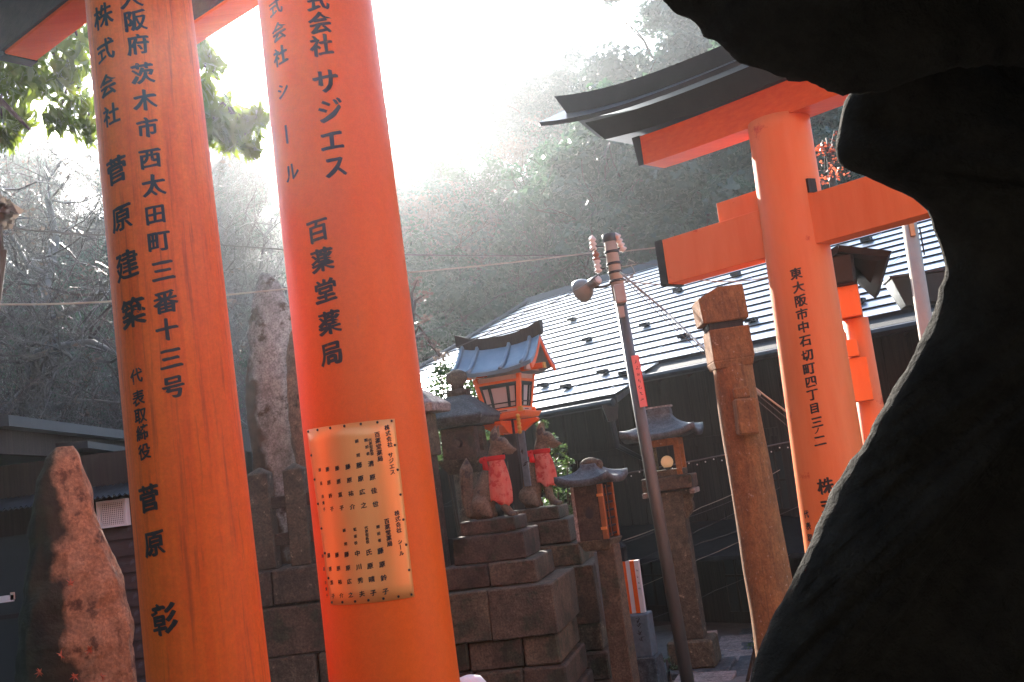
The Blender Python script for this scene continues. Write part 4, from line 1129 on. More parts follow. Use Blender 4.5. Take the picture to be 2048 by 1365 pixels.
def door_lantern():                                              # small lantern with gourd hole and copper lattice door
    d = 8.4; c = P(1192, 1020, d); g = ground_z(c.x, c.y)
    t = empty('stone_lantern', Vector((c.x, c.y, g)), 'small stone lantern with copper lattice door and gourd-shaped opening', 'stone lantern', rot=rotz(-25))
    z = lambda py: P(1192, py, d).z - g
    zb, zt = z(1078), z(968); w = .25; h = zt - zb
    MB().frustum((.06, 0, 0), .17, .17, .15, .15, zb - .05).build('shaft', M['stone_block'], t, bev=.008)
    MB().frustum((0, 0, zb - .085), .20, .20, .29, .29, .085).build('platform', M['stone'], t, bev=.008)
    fb = MB(); fb.hexa([(-w / 2, -w / 2, zb), (w / 2 - .045, -w / 2, zb), (w / 2 - .045, w / 2, zb), (-w / 2, w / 2, zb), (-w / 2, -w / 2, zt), (w / 2 - .045, -w / 2, zt), (w / 2 - .045, w / 2, zt), (-w / 2, w / 2, zt)])
    fo = fb.build('fire_box', M['stone_block'], t, bev=.006)
    MB().box((-w / 2 - .004, -w / 2 - .004, (zb + zt) / 2), (.022, .022, h)).build('corner_strip', M['stone_pale'], t)
    pts = [(0, .055), (.012, .035), (.03, .012), (.036, -.012), (.028, -.034), (.012, -.046), (0, -.05), (-.012, -.046), (-.028, -.034), (-.036, -.012), (-.03, .012), (-.012, .035)]
    zc = zb + h * .5
    MB().loft([[(x - .01, -w / 2 - .0016, zc + q) for x, q in pts], [(x - .01, -w / 2 + .004, zc + q) for x, q in pts]]).build('gourd_opening', M['ink'], fo)
    x = w / 2 - .02
    for y in (-w / 2 + .005, w / 2 - .012):
        dr = MB().box((x, y, (zb + zt) / 2), (.045, .03, h - .004)).build('door_frame', M['copper'], t, bev=.003)
    MB().box((x - .028, 0, zc), (.01, w - .06, h - .02)).build('door_back', M['ink'], t)
    for i in range(7):
        MB().box((x + .004, 0, zb + h * (i + .5) / 7), (.012, w - .05, .017)).build('door_slat', M['dark_metal'], t)
    MB().box((x + .006, -.02, zc), (.012, .012, h - .03)).build('door_stile', M['copper'], t)
    for q in (.2, .8): MB().box((x - .004, -w / 2 - .013, zb + h * q), (.05, .006, .022)).build('hinge', M['brass'], t)
    mb = MB(); curved_roof(mb, .46, .12, zt + .045, .12, .05); ro = mb.build('roof', M['stone_dark'], t, True)
    mb = MB(); mb.ball((0, 0, zt + .17), .06, 12, 8, (1.3, 1, .75)); mb.ball((-.05, -.02, zt + .15), .04, 10, 6); mb.ball((.06, .02, zt + .15), .045, 10, 6); mb.build('finial', M['stone'], ro, True)
door_lantern()

def globe_lantern():
    d = 10.2; c = P(1335, 960, d); k = FPX / d; base = P(1390, 1318, d); g = min(base.z, ground_z(base.x, base.y))
    t = empty('stone_lantern', Vector((base.x, base.y, g)), 'tall stone lantern with open box holding a round globe lamp', 'stone lantern', rot=rotz(-18))
    z = lambda py, px=1335: P(px, py, d).z - g
    MB().frustum((0, 0, 0), .72, .62, .70, .60, .10).build('base', M['stone_dark'], t, bev=.015)
    MB().frustum((0, 0, .10), .46, .42, .44, .40, z(1275, 1390) - .10).build('base_block', M['stone'], t, bev=.02)
    z0 = z(1275, 1390); z1 = z(985)
    MB().frustum((0, 0, z0), .27, .24, .24, .22, z1 - z0).build('shaft', M['stone'], t, bev=.01)
    for s in (-1, 1):                                              # scrolled brackets
        pts = [(0, 0), (.085, 0), (.10, -.04), (.09, -.08), (.075, -.10), (.088, -.14), (.085, -.19), (.06, -.23), (.03, -.26), (0, -.30)]
        MB().loft([[(s * (.118 + x), -.06, z1 + q) for x, q in pts], [(s * (.118 + x), .06, z1 + q) for x, q in pts]]).build('bracket', M['stone'], t, bev=.006)
    z2 = z(957); MB().box((0, 0, (z1 + z2) / 2 + .015), (.50, .36, z2 - z1)).build('shelf', M['stone_block'], t, bev=.01)
    for s in (-1, 1): MB().box((s * .235, 0, z1 - .015), (.055, .30, .05)).build('shelf_block', M['stone_pale'], t, bev=.006)
    z3 = z(880); z2 += .02
    w = .34
    for sx in (-1, 1):
        for sy in (-1, 1): MB().box((sx * (w / 2 - .03), sy * (w / 2 - .05), (z2 + z3) / 2), (.055, .055, z3 - z2)).build('corner_post', M['stone_rust'] if sx > 0 else M['stone'], t, bev=.004)
    MB().box((0, 0, z2 + .03), (w - .004, w - .05, .06)).build('sill', M['stone'], t, bev=.005)
    MB().box((0, 0, z3 - .02), (w - .004, w - .05, .07)).build('lintel', M['stone_rust'], t, bev=.005)
    lp = MB().ball((0.01, -.03, z2 + .135), .062, 20, 12).build('globe_lamp', M['globe'], t, True)
    MB().lathe([(.03, 0), (.028, .03), (.02, .05)], 12, (.01, -.03, z2 + .055)).build('lamp_socket', M['dark_metal'], lp, True)
    mb = MB(); curved_roof(mb, .74, .22, z3 + .07, .20, .07, d0=.60, d1=.14, edge=.06); ro = mb.build('roof', M['stone_dark'], t, True)
    MB().frustum((0, 0, z3 + .255), .24, .15, .22, .13, .075).build('ridge_block', M['stone_dark'], ro, bev=.008)
    MB().box((0, 0, z3 + .335), (.26, .12, .018)).build('ridge_cap', M['stone_pale'], ro, bev=.003)
globe_lantern()

# ------------------------------------------------------------------ old lichened stone gatepost
def stone_gatepost():
    d = 6.7; k = FPX / d
    b = P(1547, 1220, d); tp = PY(1437, 580, b.y)
    dirv = (tp - b).normalized(); g = ground_z(b.x, b.y); base = b + dirv * ((g - b.z) / dirv.z)
    rx = Vector((1, 0, 0)); rx = (rx - dirv * rx.dot(dirv)).normalized(); ry = dirv.cross(rx)
    Rm = Matrix(((rx.x, ry.x, dirv.x), (rx.y, ry.y, dirv.y), (rx.z, ry.z, dirv.z)))
    t = empty('stone_gatepost', base, 'orange lichen-covered old stone gatepost with notched head beside the pale torii', 'post', rot=Rm)
    s = lambda py, px=1450: ((PY(px, py, b.y) - base).dot(dirv))
    ztop = s(578, 1437); zc = s(655, 1440); zc2 = s(735, 1455)
    rings = []; n = 32
    for i in range(31):
        z = zc2 * i / 30 + .03 * (i == 30); r = .185 - .035 * i / 30
        rings.append([(r * (1 + .02 * noise.noise(Vector((cos(a) * 3, sin(a) * 3, z * 3)))) * cos(a) + .01 * noise.noise(Vector((1, 2, z * 2))), r * (1 + .02 * noise.noise(Vector((cos(a) * 3, sin(a) * 3, z * 3)))) * sin(a), z) for a in [2 * pi * j / n for j in range(n)]])
    MB().loft(rings).build('shaft', M['stone_rust'], t, True)
    MB().frustum((-.005, 0, zc2 - .01), .28, .28, .31, .31, .05).build('collar', M['stone_rust'], t, bev=.006)
    MB().frustum((.0, 0, zc2 + .038), .312, .305, .305, .305, zc - zc2 - .06).build('neck_block', M['stone_rust'], t, bev=.008)
    MB().frustum((-.015, 0, zc - .024), .262, .262, .262, .262, .05).build('shaded_notch', M['dark_wood'], t, bev=.005)  # recess coloured dark for the shadow gap under the head
    hb = MB(); w = .345; h = ztop - zc - .02
    hb.loft([[(-w / 2 - .015, -w / 2, zc + .022), (w / 2 - .015, -w / 2, zc + .022), (w / 2 - .015, w / 2, zc + .022), (-w / 2 - .015, w / 2, zc + .022)], [(-w / 2 - .025, -w / 2, zc + h * .80), (w / 2 - .02, -w / 2, zc + h * .95), (w / 2 - .02, w / 2, zc + h * .95), (-w / 2 - .025, w / 2, zc + h * .80)], [(-w * .10, -w * .485, zc + h + .015), (w * .43, -w * .485, zc + h + .012), (w * .43, w * .485, zc + h + .012), (-w * .10, w * .485, zc + h + .015)]])
    hb.build('head_block', M['stone_rust'], t, bev=.007)
    zw = s(838, 1470)
    MB().box((.0, -.20, zw), (.15, .16, .23), Matrix.Rotation(radians(4), 3, 'Y')).build('wedge_stub', M['stone_rust'], t, bev=.012)
    MB().box((.005, -.165, zw + .155), (.12, .09, .075)).build('socket', M['stone_rust'], t, bev=.012)
    t.scale = (.86, .86, 1)
stone_gatepost()

# ------------------------------------------------------------------ utility pole with horn, insulators, boxes and pink sign
def utility_pole():
    d = 9.0; b = P(1372, 1345, d); tp = PY(1218, 474, b.y)
    dirv = (tp - b).normalized(); g = ground_z(b.x, b.y); base = b + dirv * ((g - b.z) / dirv.z)
    rx = Vector((1, 0, 0)); rx = (rx - dirv * rx.dot(dirv)).normalized(); ry = dirv.cross(rx)
    Rm = Matrix(((rx.x, ry.x, dirv.x), (rx.y, ry.y, dirv.y), (rx.z, ry.z, dirv.z)))
    t = empty('utility_pole', base, 'slim leaning brown-grey utility pole with horn loudspeaker and insulators', 'utility pole', rot=Rm)
    def L(px, py, off=0.0):                                       # pixel -> local point on the pole's plane
        q = PY(px, py, b.y + off) - base; return Rm.transposed() @ q
    H = L(1218, 474).z; zs = L(1238, 600).z
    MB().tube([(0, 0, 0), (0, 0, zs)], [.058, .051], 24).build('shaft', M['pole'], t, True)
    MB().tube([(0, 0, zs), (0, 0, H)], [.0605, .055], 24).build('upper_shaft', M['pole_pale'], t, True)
    MB().lathe([(.058, H - .05), (.062, H - .045), (.062, H + .02), (.05, H + .025)], 24).build('pole_cap', M['dark_metal'], t, True)
    for z in (L(1222, 505).z, L(1228, 528).z, L(1232, 545).z, L(1236, 562).z):
        MB().lathe([(.062, z - .012), (.068, z - .01), (.068, z + .01), (.062, z + .012)], 20).build('band', M['dark_metal'], t, True)
    def insulator(px, py, mat, n, tilt=0, r=.034):
        p = L(px, py); mb = MB(); pr = [(.012, -.01)]
        for i in range(n):
            z = i * .042; pr += [(.020, z), (r, z + .006), (r * 1.02, z + .018), (r * .7, z + .03), (.022, z + .034)]
        pr += [(.016, n * .042), (.005, n * .042 + .015)]
        mb.lathe(pr, 18); o = mb.build('insulator', mat, t, True); o.location = p; o.rotation_euler = (0, radians(tilt), 0)
        MB().tube([Vector(p) + Vector((0, 0, .03)), (0, 0, p.z + .01)], .008, 6).build('insulator_arm', M['dark_metal'], t)
    insulator(1187, 501, M['ceramic'], 3, 4); insulator(1193, 522, M['ceramic_brown'], 2, 4); insulator(1197, 545, M['ceramic'], 3, 2); insulator(1247, 502, M['ceramic'], 4, -14, .036)
    # horn loudspeaker, mouth away to the left
    p = L(1196, 560); m = L(1160, 574)
    hz = MB(); ax = Vector((-.66, .72, -.22)).normalized(); c = Vector(p)
    prof = [(0, .040), (.01, .048), (.085, .05), (.095, .04), (.11, .042), (.13, .062), (.15, .082), (.18, .10), (.215, .11), (.235, .112), (.236, .10)]
    hz.tube([c + ax * s for s, _ in prof], [r for _, r in prof], 28)
    ho = hz.build('horn_speaker', M['horn'], t, True)
    MB().tube([c - ax * .012, c - ax * .001], .036, 20).build('driver_cap', M['white_paint'], ho, True)
    MB().tube([c + ax * .05 + Vector((0, 0, -.05)), c + Vector((.06, 0, -.07)), (0, 0, c.z - .04)], .012, 8).build('speaker_bracket', M['dark_metal'], ho)
    q = L(1240, 588, -.07)
    MB().box((q.x, q.y - .0, q.z), (.098, .07, .17)).build('junction_box', M['grey_plastic'], t, bev=.008)
    q2 = L(1243, 624, -.07); MB().box((q2.x, q2.y, q2.z), (.05, .03, .10)).build('small_box', M['grey_plastic'], t, bev=.005)
    s0, s1 = L(1279, 712, -.075), L(1279 + 0, 812, -.075)
    zc = (L(1274, 712).z + L(1286, 815).z) / 2; hh = abs(L(1274, 712).z - L(1286, 815).z)
    sg = MB().box((.030, -.078, zc), (.062, .012, hh)).build('pole_sign', M['pink_sign'], t, bev=.002)
    MB().box((.064, -.070, zc), (.006, .03, hh)).build('sign_edge', M['red_edge'], sg)
    ink_marks('worn_writing', sg, M['ink'], .030, -.0845, zc + hh * .38, 7, .032, hh * .125, 6)
    for px, py, dx, dz in ((1258, 520, .06, -.05), (1262, 530, .03, -.12), (1230, 556, .1, -.03), (1255, 560, .08, .06)):
        q = L(px, py, -.02); MB().tube([q, q + Vector((dx * .5, .01, dz * .3)), q + Vector((dx, 0, dz)), (0.03, 0, q.z - .05)], .004, 5).build('loose_wire', M['wire_pale'], t)
    return t
utility_pole()

def pale_pole():
    d = 9.6; b = P(1868, 760, d); tp = PY(1815, 425, b.y); g = ground_z(b.x, b.y)
    dirv = (tp - b).normalized(); base = b + dirv * ((g - b.z) / dirv.z)
    t = empty('lamp_pole', base, 'pale round pole with rusty bracket beside the boulder, in front of the metal roof', 'pole')
    e = tp - base
    MB().tube([(0, 0, 0), e * .5, e], [.085, .075, .066], 24).build('shaft', M['pole_pale'], t, True)
    m = (PY(1818, 462, b.y) - base)
    MB().box(m + Vector((0, -.075, 0)), (.05, .02, .14)).build('bracket', M['copper'], t, bev=.004)
    MB().tube([m + Vector((.09, -.03, .02)), m + Vector((.09, -.03, -.25))], .008, 6).build('conduit', M['dark_metal'], t)
    t2c = PY(1840, 578, b.y + .35); 
    t2 = empty('metal_hopper', Vector((t2c.x, t2c.y, t2c.z - .16)), 'dark tapering sheet-metal hopper behind the pale round pole', 'hopper', rot=rotz(-10))
    MB().frustum((0.0, 0, 0), .36, .3, .56, .42, .27).build('hopper_body', M['green_door'], t2, bev=.006)
    MB().box((0.0, 0, .285), (.60, .46, .025)).build('rim', M['dark_metal'], t2, bev=.003)
    MB().box((0, 0, -.6), (.08, .08, 1.2)).build('stem', M['dark_metal'], t2)
    MB().box((0, 0, -1.2 - .5), (.12, .12, 1.0)).build('foot', M['dark_metal'], t2)
pale_pole()

# ------------------------------------------------------------------ striped fence, boards, signs by the lanterns
def striped_fence(px, py_t, py_b, w_px, d, nst, label, cap=True, base=True):
    c = P(px, (py_t + py_b) / 2, d); g = ground_z(c.x, c.y); k = FPX / d
    z0 = P(px, py_b, d).z - g; z1 = P(px, py_t, d).z - g
    t = empty('striped_fence', Vector((c.x, c.y, g)), label, 'fence', rot=rotz(-20))
    w = w_px / k
    if base:
        bb = MB().frustum((.03, 0, 0), w * 1.5, .3, w * 1.35, .26, z0 * .45).build('plinth', M['stone_dark'], t, bev=.012)
        st = MB().box((.02, 0, z0 * .72), (w * 1.15, .2, z0 * .55)).build('name_stone', M['blue_stone'], t, bev=.008)
        ink_marks('worn_writing', st, M['ink'], .05, -.1012, z0 * .93, 4, .055, .055, 8); ink_marks('worn_writing', st, M['ink'], -.055, -.1012, z0 * .95, 2, .045, .055, 9)
    else:
        MB().box((0, 0, z0 / 2), (w * .8, .12, z0 - .002)).build('plinth', M['stone_dark'], t, bev=.012)
    for i in range(nst):
        ww = w / nst
        p = MB().box((-w / 2 + ww * (i + .5), 0 if i % 2 == 0 else -.004, (z0 + z1) / 2), (ww - .001, .06, z1 - z0)).build('pale', M['vermilion'] if i % 2 == (1 if base else 0) else M['white_paint'], t)
        if base and i == nst - 1: ink_marks('worn_writing', p, M['ink'], -w / 2 + ww * (i + .5), -.0365, z1 - .09, 4, .022, .055, 12)
    if cap:
        cp = MB().box((-w * .28, 0, z1 + .065), (w * .44, .10, .125)); cp.frustum((-w * .28, 0, z1 + .129), w * .5, .12, .01, .01, .06); cp.build('post_cap', M['black_paint'], t, bev=.002)
striped_fence(1263, 1122, 1226, 44, 9.6, 5, 'orange and white striped low fence with black cap on a grey-blue inscribed stone')
striped_fence(1217, 1150, 1244, 26, 9.9, 3, 'short orange and white striped fence piece behind the copper-door lantern', cap=False, base=False)
def shaded_side_board():
    a = P(1243, 1362, 8.55); b = P(1200, 1105, 8.8); g = ground_z(a.x, a.y)
    dv = (b - a); dv = dv / dv.z; lo = a + dv * (g - a.z)
    w = Vector((.055, -.02, 0)); th = Vector((.012, .03, 0))
    mb = MB(); mb.hexa([lo - w, lo + w, lo + w + th, lo - w + th, b - w, b + w, b + w + th, b - w + th])  # separate board in place of the shaded side of a wall
    o = mb.build('shaded_side_board', M['blue_stone'], None, bev=.003); tag(o, 'grey-blue board standing in for a shaded wall side behind the copper-door lantern', 'board')
shaded_side_board()
def notice_sign():
    c = P(1415, 1283, 10.6); g = ground_z(c.x, c.y)
    t = empty('notice_sign', Vector((c.x, c.y, g)), 'small pale notice board with two round marks near the globe lantern', 'sign', rot=rotz(-15))
    z = c.z - g
    p = MB().box((0, 0, max(.14, z)), (.22, .015, .20)).build('panel', M['grey_plastic'], t, bev=.003)
    MB().box((0, .02, max(.14, z) / 2), (.03, .02, max(.14, z))).build('stake', M['dark_wood'], t)
    for i in (0, 1):
        rg = MB(); zc = max(.14, z) + .045 - i * .085
        for j in range(16):
            a0, a1 = 2 * pi * j / 16, 2 * pi * (j + 1) / 16
            rg.add([(-.06 + r * cos(a), -.0095, zc + r * sin(a)) for r, a in ((.025, a0), (.032, a0), (.032, a1), (.025, a1))], [(0, 1, 2, 3)])
        rg.add([(-.06 - .022, -.0096, zc + .016), (-.06 - .016, -.0096, zc + .022), (-.06 + .022, -.0096, zc - .016), (-.06 + .016, -.0096, zc - .022)], [(0, 1, 2, 3)])
        rg.build('round_mark', M['ink'], p)
notice_sign()
def paving():
    rg = random.Random(8); k = 0
    for i in range(5):
        for j in range(3):
            c = P(1400 + i * 45, 1330 - j * 16, 9.6 + j * .8 + i * .3); z = ground_z(c.x, c.y)
            o = link('paving_slab', block_mesh(.55, .45, .07, 900 + k, .012), M['stone_pale'] if rg.random() < .4 else M['stone_dark']); k += 1
            o.location = (c.x + rg.uniform(-.02, .02), c.y, z - .03); o.rotation_euler.z = radians(-15 + rg.uniform(-3, 3))
            o.parent = bpy.data.objects['ground']
paving()
def low_post():                                                  # pale sunlit post top just right of the plaque post
    c = P(942, 1392, 6.0); g = ground_z(c.x, c.y)
    o = MB().lathe([(.09, 0), (.085, c.z - g - .02), (.095, c.z - g), (.10, c.z - g + .06), (.07, c.z - g + .10), (.02, c.z - g + .115)], 20).build('bollard', M['white_paint'], None, True)
    o.location = (c.x, c.y, g); tag(o, 'short white round-topped bollard at the foot of the fox plinth', 'bollard')
low_post()

# ------------------------------------------------------------------ dark hut at the lower left
def hut():
    d = 7.2; o = P(150, 1150, d); g = ground_z(o.x, o.y)
    t = empty('dark_hut', Vector((o.x, o.y, g)), 'dark board-clad hut with corrugated awning behind the brown standing stone', 'hut')
    W = lambda px, py, dy=0.0: PY(px, py, o.y + dy) - Vector((o.x, o.y, g))
    x0 = W(-330, 1100).x; xd = W(62, 1100).x; x1 = W(330, 1100).x; zt = W(150, 1000).z
    MB().box(((x0 + x1) / 2, 1.3, (zt + .3) / 2), (x1 - x0, 2.5, zt + .3)).build('wall', M['dark_wood'], t)
    # lapped boards right of the door
    bh = .115; n = int(zt / bh)
    bm_ = MB().hexa([(xd + .3, -.014, 0), (x1, -.014, 0), (x1, .04, 0), (xd + .3, .04, 0), (xd + .3, .006, bh), (x1, .006, bh), (x1, .04, bh), (xd + .3, .04, bh)]).mesh('board')
    for i in range(n): b = link('board', bm_, M['dark_wood_h'], t); b.location = (0, 0, i * bh)
    dr = MB().box((xd - .25, .02, zt * .45), (.9, .05, zt * .9)).build('door', M['green_door'], t, bev=.004)
    MB().box((xd - .25, -.012, zt * .62), (.9, .02, .03)).build('door_rail', M['dark_wood'], dr)
    q = W(13, 1198); MB().box((q.x, -.012, q.z), (.115, .006, .045)).build('paper_label', M['white_paint'], dr)
    q = W(27, 1192); MB().box((q.x, -.012, q.z), (.03, .006, .05)).build('tape', M['cream'], dr)
    MB().box((xd + .23, -.01, zt / 2), (.07, .05, zt)).build('door_post', M['dark_wood'], t, bev=.004)
    # ventilation grille
    a, b = W(203, 1000), W(262, 1052); cx, cz = (a.x + b.x) / 2, (a.z + b.z) / 2 - .003; w, h = .205, .185
    v = MB()
    for sx in (-1, 1): v.box((cx + sx * (w / 2 - .009), -.05, cz), (.018, .07, h))
    for sz in (-1, 1): v.box((cx, -.05, cz + sz * (h / 2 - .009)), (w - .036, .069, .018))
    vo = v.build('vent_frame', M['white_paint'], t, bev=.002)
    MB().box((cx, -.03, cz), (w - .03, .02, h - .03)).build('vent_back', M['ink'], vo)
    for i in range(13):
        MB().box((cx - w / 2 + .018 + (w - .036) * (i + .5) / 13, -.078, cz), (.0055, .006, h - .034)).build('vent_bar', M['white_paint'], vo)
    for i in range(11):
        MB().box((cx, -.0775, cz - h / 2 + .018 + (h - .036) * (i + .5) / 11), (w - .034, .005, .0055)).build('vent_bar', M['white_paint'], vo)
    # corrugated awning: front edge across the view, sheet rising towards the back
    n = 60; xs = np.linspace(x0, W(300, 985).x, n * 4 + 1); zf = W(150, 1003, -.25).z
    vs = []; 
    for dy, dz in ((-.28, 0), (.95, .30)):
        for e in (0, .006):
            for i, x in enumerate(xs): vs.append((x, dy, zf + dz + .010 * sin(2 * pi * i / 4 + .4) + e))
    m = len(xs); fs = []
    for i in range(m - 1):
        fs += [(m + i, m + i + 1, 3 * m + i + 1, 3 * m + i), (2 * m + i, 2 * m + i + 1, i + 1, i), (i, i + 1, m + i + 1, m + i)]
    MB().add(vs, fs).build('awning', M['hut_roof'], t)
    # main roof slab: its eave runs away from us to the right
    near = P(18, 852, 6.6) - Vector((o.x, o.y, g)); far = P(300, 907, 9.5) - Vector((o.x, o.y, g)); far.z = near.z
    left = Vector((-1, -.12, .05))
    rr = MB().hexa([near, far, far + left * 3, near + left * 3] + [q + Vector((0, 0, .07)) for q in (near, far, far + left * 3, near + left * 3)]); ro = rr.build('roof', M['hut_roof'], t)
    e = (far - near).normalized(); side = Vector((-e.y, e.x, 0))
    MB().hexa([near + side * .10 + Vector((0, 0, -.16)), far + side * .10 + Vector((0, 0, -.16)), far + side * .16 + Vector((0, 0, -.16)), near + side * .16 + Vector((0, 0, -.16)), near + side * .10 + Vector((0, 0, .0)), far + side * .10, far + side * .16, near + side * .16]).build('fascia', M['dark_wood'], ro)
    n2 = P(176, 896, 7.6) - Vector((o.x, o.y, g)); f2 = P(300, 916, 9.6) - Vector((o.x, o.y, g)); f2.z = n2.z
    MB().hexa([n2, f2, f2 + left * 1.5, n2 + left * 1.5] + [q + Vector((0, 0, .05)) for q in (n2, f2, f2 + left * 1.5, n2 + left * 1.5)]).build('lower_roof', M['hut_roof'], ro)
    MB().box((x1 - .05, 1.3, zt + .25), (.1, 2.4, .5)).build('gable', M['dark_wood'], t)
hut()

# ------------------------------------------------------------------ wires
def wire(pts, r, mat, label, group=None, sag=0.0, name='overhead_wire'):
    """pts: (px, py, depth)"""
    W_ = [P(*p) for p in pts]; out = []
    for a, b in zip(W_, W_[1:]):
        for k in range(8):
            f = k / 8; out.append(a.lerp(b, f) - Vector((0, 0, sag * 4 * f * (1 - f))))
    out.append(W_[-1]); org = out[0].copy()
    o = MB().tube([p - org for p in out], r, 6).build(name, mat, None, True); o.location = org
    return tag(o, label, 'wire', group)
wire([(1188, 505, 9.0), (820, 545, 8.0), (495, 586, 7.0), (225, 603, 6.3), (-60, 608, 5.6)], .006, M['wire_pale'], 'thick pale cable running from the utility pole across the tall pale stone', sag=.01)
wire([(1185, 510, 9.0), (815, 510, 8.3), (435, 490, 7.6), (215, 471, 7.2), (-40, 450, 6.8)], .006, M['wire'], 'dark twisted wire from the utility pole passing high behind the torii posts', sag=.01)
wire([(1190, 498, 9.0), (1000, 590, 9.3), (836, 667, 9.6), (700, 740, 10)], .004, M['wire'], 'thin wire dropping from the upper insulator towards the hillside', sag=.05)
wire([(1200, 548, 9.0), (1050, 625, 9.4), (840, 720, 9.8), (700, 790, 10)], .004, M['wire'], 'thin wire dropping from the lower insulator past the house verge', sag=.04)
wire([(1240, 545, 9.0), (1330, 622, 8.6), (1418, 706, 7.6), (1520, 790, 7.0)], .009, M['wire_pale'], 'thick pale guy cable slanting from the utility pole to the lichened gatepost')
wire([(1245, 556, 9.0), (1330, 640, 9.0), (1420, 720, 9.0), (1700, 960, 9.0)], .0035, M['wire'], 'thin dark wire just below the thick guy cable', 'thin parallel wires')
wire([(1252, 556, 9.0), (1340, 640, 9.0), (1425, 716, 9.0), (1700, 940, 9.0)], .0035, M['wire'], 'thin dark wire alongside the guy cable, the upper of two', 'thin parallel wires')
wire([(1248, 503, 9.0), (1310, 496, 8.9), (1560, 470, 8.6)], .006, M['wire_pale'], 'pale wire from the right insulator going behind the torii tie beam')
wire([(1240, 560, 9.0), (1400, 560, 9.2), (1560, 548, 9.4)], .005, M['wire_pale'], 'pale drooping wire across the metal roof towards the torii post', sag=.04)
wire([(1255, 526, 9.0), (1320, 530, 9.0), (1560, 515, 9.0)], .003, M['wire'], 'hair-thin wire behind the torii tie beam')
for k, (a, b) in enumerate((((1215, 1096), (1540, 965)), ((1245, 1082), (1560, 940)), ((1240, 1135), (1560, 975)), ((1235, 1190), (1560, 1040)), ((1210, 1150), (1600, 1012)), ((1280, 1245), (1580, 1110)))):
    wire([(a[0], a[1], 10.9), ((a[0] + b[0]) / 2, (a[1] + b[1]) / 2 + 4, 10.7), (b[0], b[1], 10.4)], .0045 if k == 1 else .003, M['wire_pale'] if k in (1, 3) else M['wire'], 'thin cable slanting in front of the dark house wall', 'cables before the house wall', sag=.02)
wire([(1238, 950, 10.8), (1400, 920, 10.7), (1580, 884, 10.6), (1800, 850, 10.4)], .009, M['wire'], 'dark string of tiny clear bulbs along the house wall', name='light_string')
_b = bpy.data.objects['light_string']
for i in range(34):
    f = i / 33; q = P(1246 + (1790 - 1246) * f, 953 - (953 - 858) * f + 3 * sin(i * 2.2), 10.75 - .35 * f)
    o = MB().ball((0, 0, 0), .008, 6, 4).build('bulb', M['ceramic'], _b); o.location = q - _b.location
wire([(1478, 750, 8.6), (1530, 792, 8.5), (1576, 826, 8.4)], .008, M['wire_pale'], 'short pale cable between the lichened gatepost and the torii post')

# ------------------------------------------------------------------ trees
def leaf_cloud(rng, centers, radii, counts, size, aspect=.45, droop=0.0, flat=.5, fold=.18, orient=0.0):
    """numpy: folded diamond leaves (two quads-in-one) scattered round the centres"""
    C = np.repeat(centers, counts, axis=0); n = len(C)
    R = np.repeat(radii, counts)
    u = rng.normal(size=(n, 3)); u /= np.linalg.norm(u, axis=1)[:, None]
    rr = rng.random(n) ** (1 / 2.2)
    pos = C + u * (R * rr)[:, None] * np.array([1, 1, .75])
    d = rng.normal(size=(n, 3)); d[:, 2] = d[:, 2] * flat - droop; d /= np.linalg.norm(d, axis=1)[:, None]
    s = rng.normal(size=(n, 3)); s -= d * (s * d).sum(1)[:, None]; s /= np.linalg.norm(s, axis=1)[:, None]
    if orient > 0:                                               # blades lie like shingles on each clump
        nn = u * orient + rng.normal(size=(n, 3)) * .45 + np.array([0, 0, .35]); nn /= np.linalg.norm(nn, axis=1)[:, None]
        d -= nn * (d * nn).sum(1)[:, None]; d /= np.linalg.norm(d, axis=1)[:, None]; s = np.cross(nn, d)
    nn = np.cross(d, s)
    L = size * (.65 + .7 * rng.random(n))[:, None]; Wd = L * aspect
    v = np.empty((n, 4, 3))
    v[:, 0] = pos - d * L * .5; v[:, 1] = pos + s * Wd * .5 + nn * L * fold; v[:, 2] = pos + d * L * .5; v[:, 3] = pos - s * Wd * .5 + nn * L * fold
    q = np.arange(n * 4).reshape(n, 4)
    return v.reshape(-1, 3), q
def grow(rng, start, direc, length, radius, levels, mb, tips, spread=.75, kids=(3, 5), min_r=.006, curl=.25, lift=.15, seg=5, ratio=.62):
    p = Vector(start); d = Vector(direc).normalized(); pts = [p.copy()]; rad = [radius]
    nodes = []
    for i in range(seg):
        d = (d + Vector((rng.gauss(0, curl), rng.gauss(0, curl), rng.gauss(0, curl) + lift * .3))).normalized()
        p = p + d * (length / seg); pts.append(p.copy()); rad.append(max(min_r, radius * (1 - .62 * (i + 1) / seg)))
        nodes.append((p.copy(), d.copy(), rad[-1]))
    mb.tube(pts, rad, 7 if radius > .08 else (5 if radius > .025 else 3), cap=False)
    if levels == 0:
        tips.append((pts[-1], d)); return
    for k in range(rng.randint(*kids)):
        i = rng.randint(max(0, seg // 3), seg - 1) if k else seg - 1
        q, dd, r = nodes[i]
        side = Vector((rng.gauss(0, 1), rng.gauss(0, 1), rng.gauss(0, .7) + lift)).normalized()
        nd = (dd * (1 - spread * .5) + side * spread).normalized()
        grow(rng, q, nd, length * ratio * rng.uniform(.75, 1.2), max(min_r, r * .72), levels - 1, mb, tips, spread, kids, min_r, curl, lift, seg, ratio)
TREE = {}
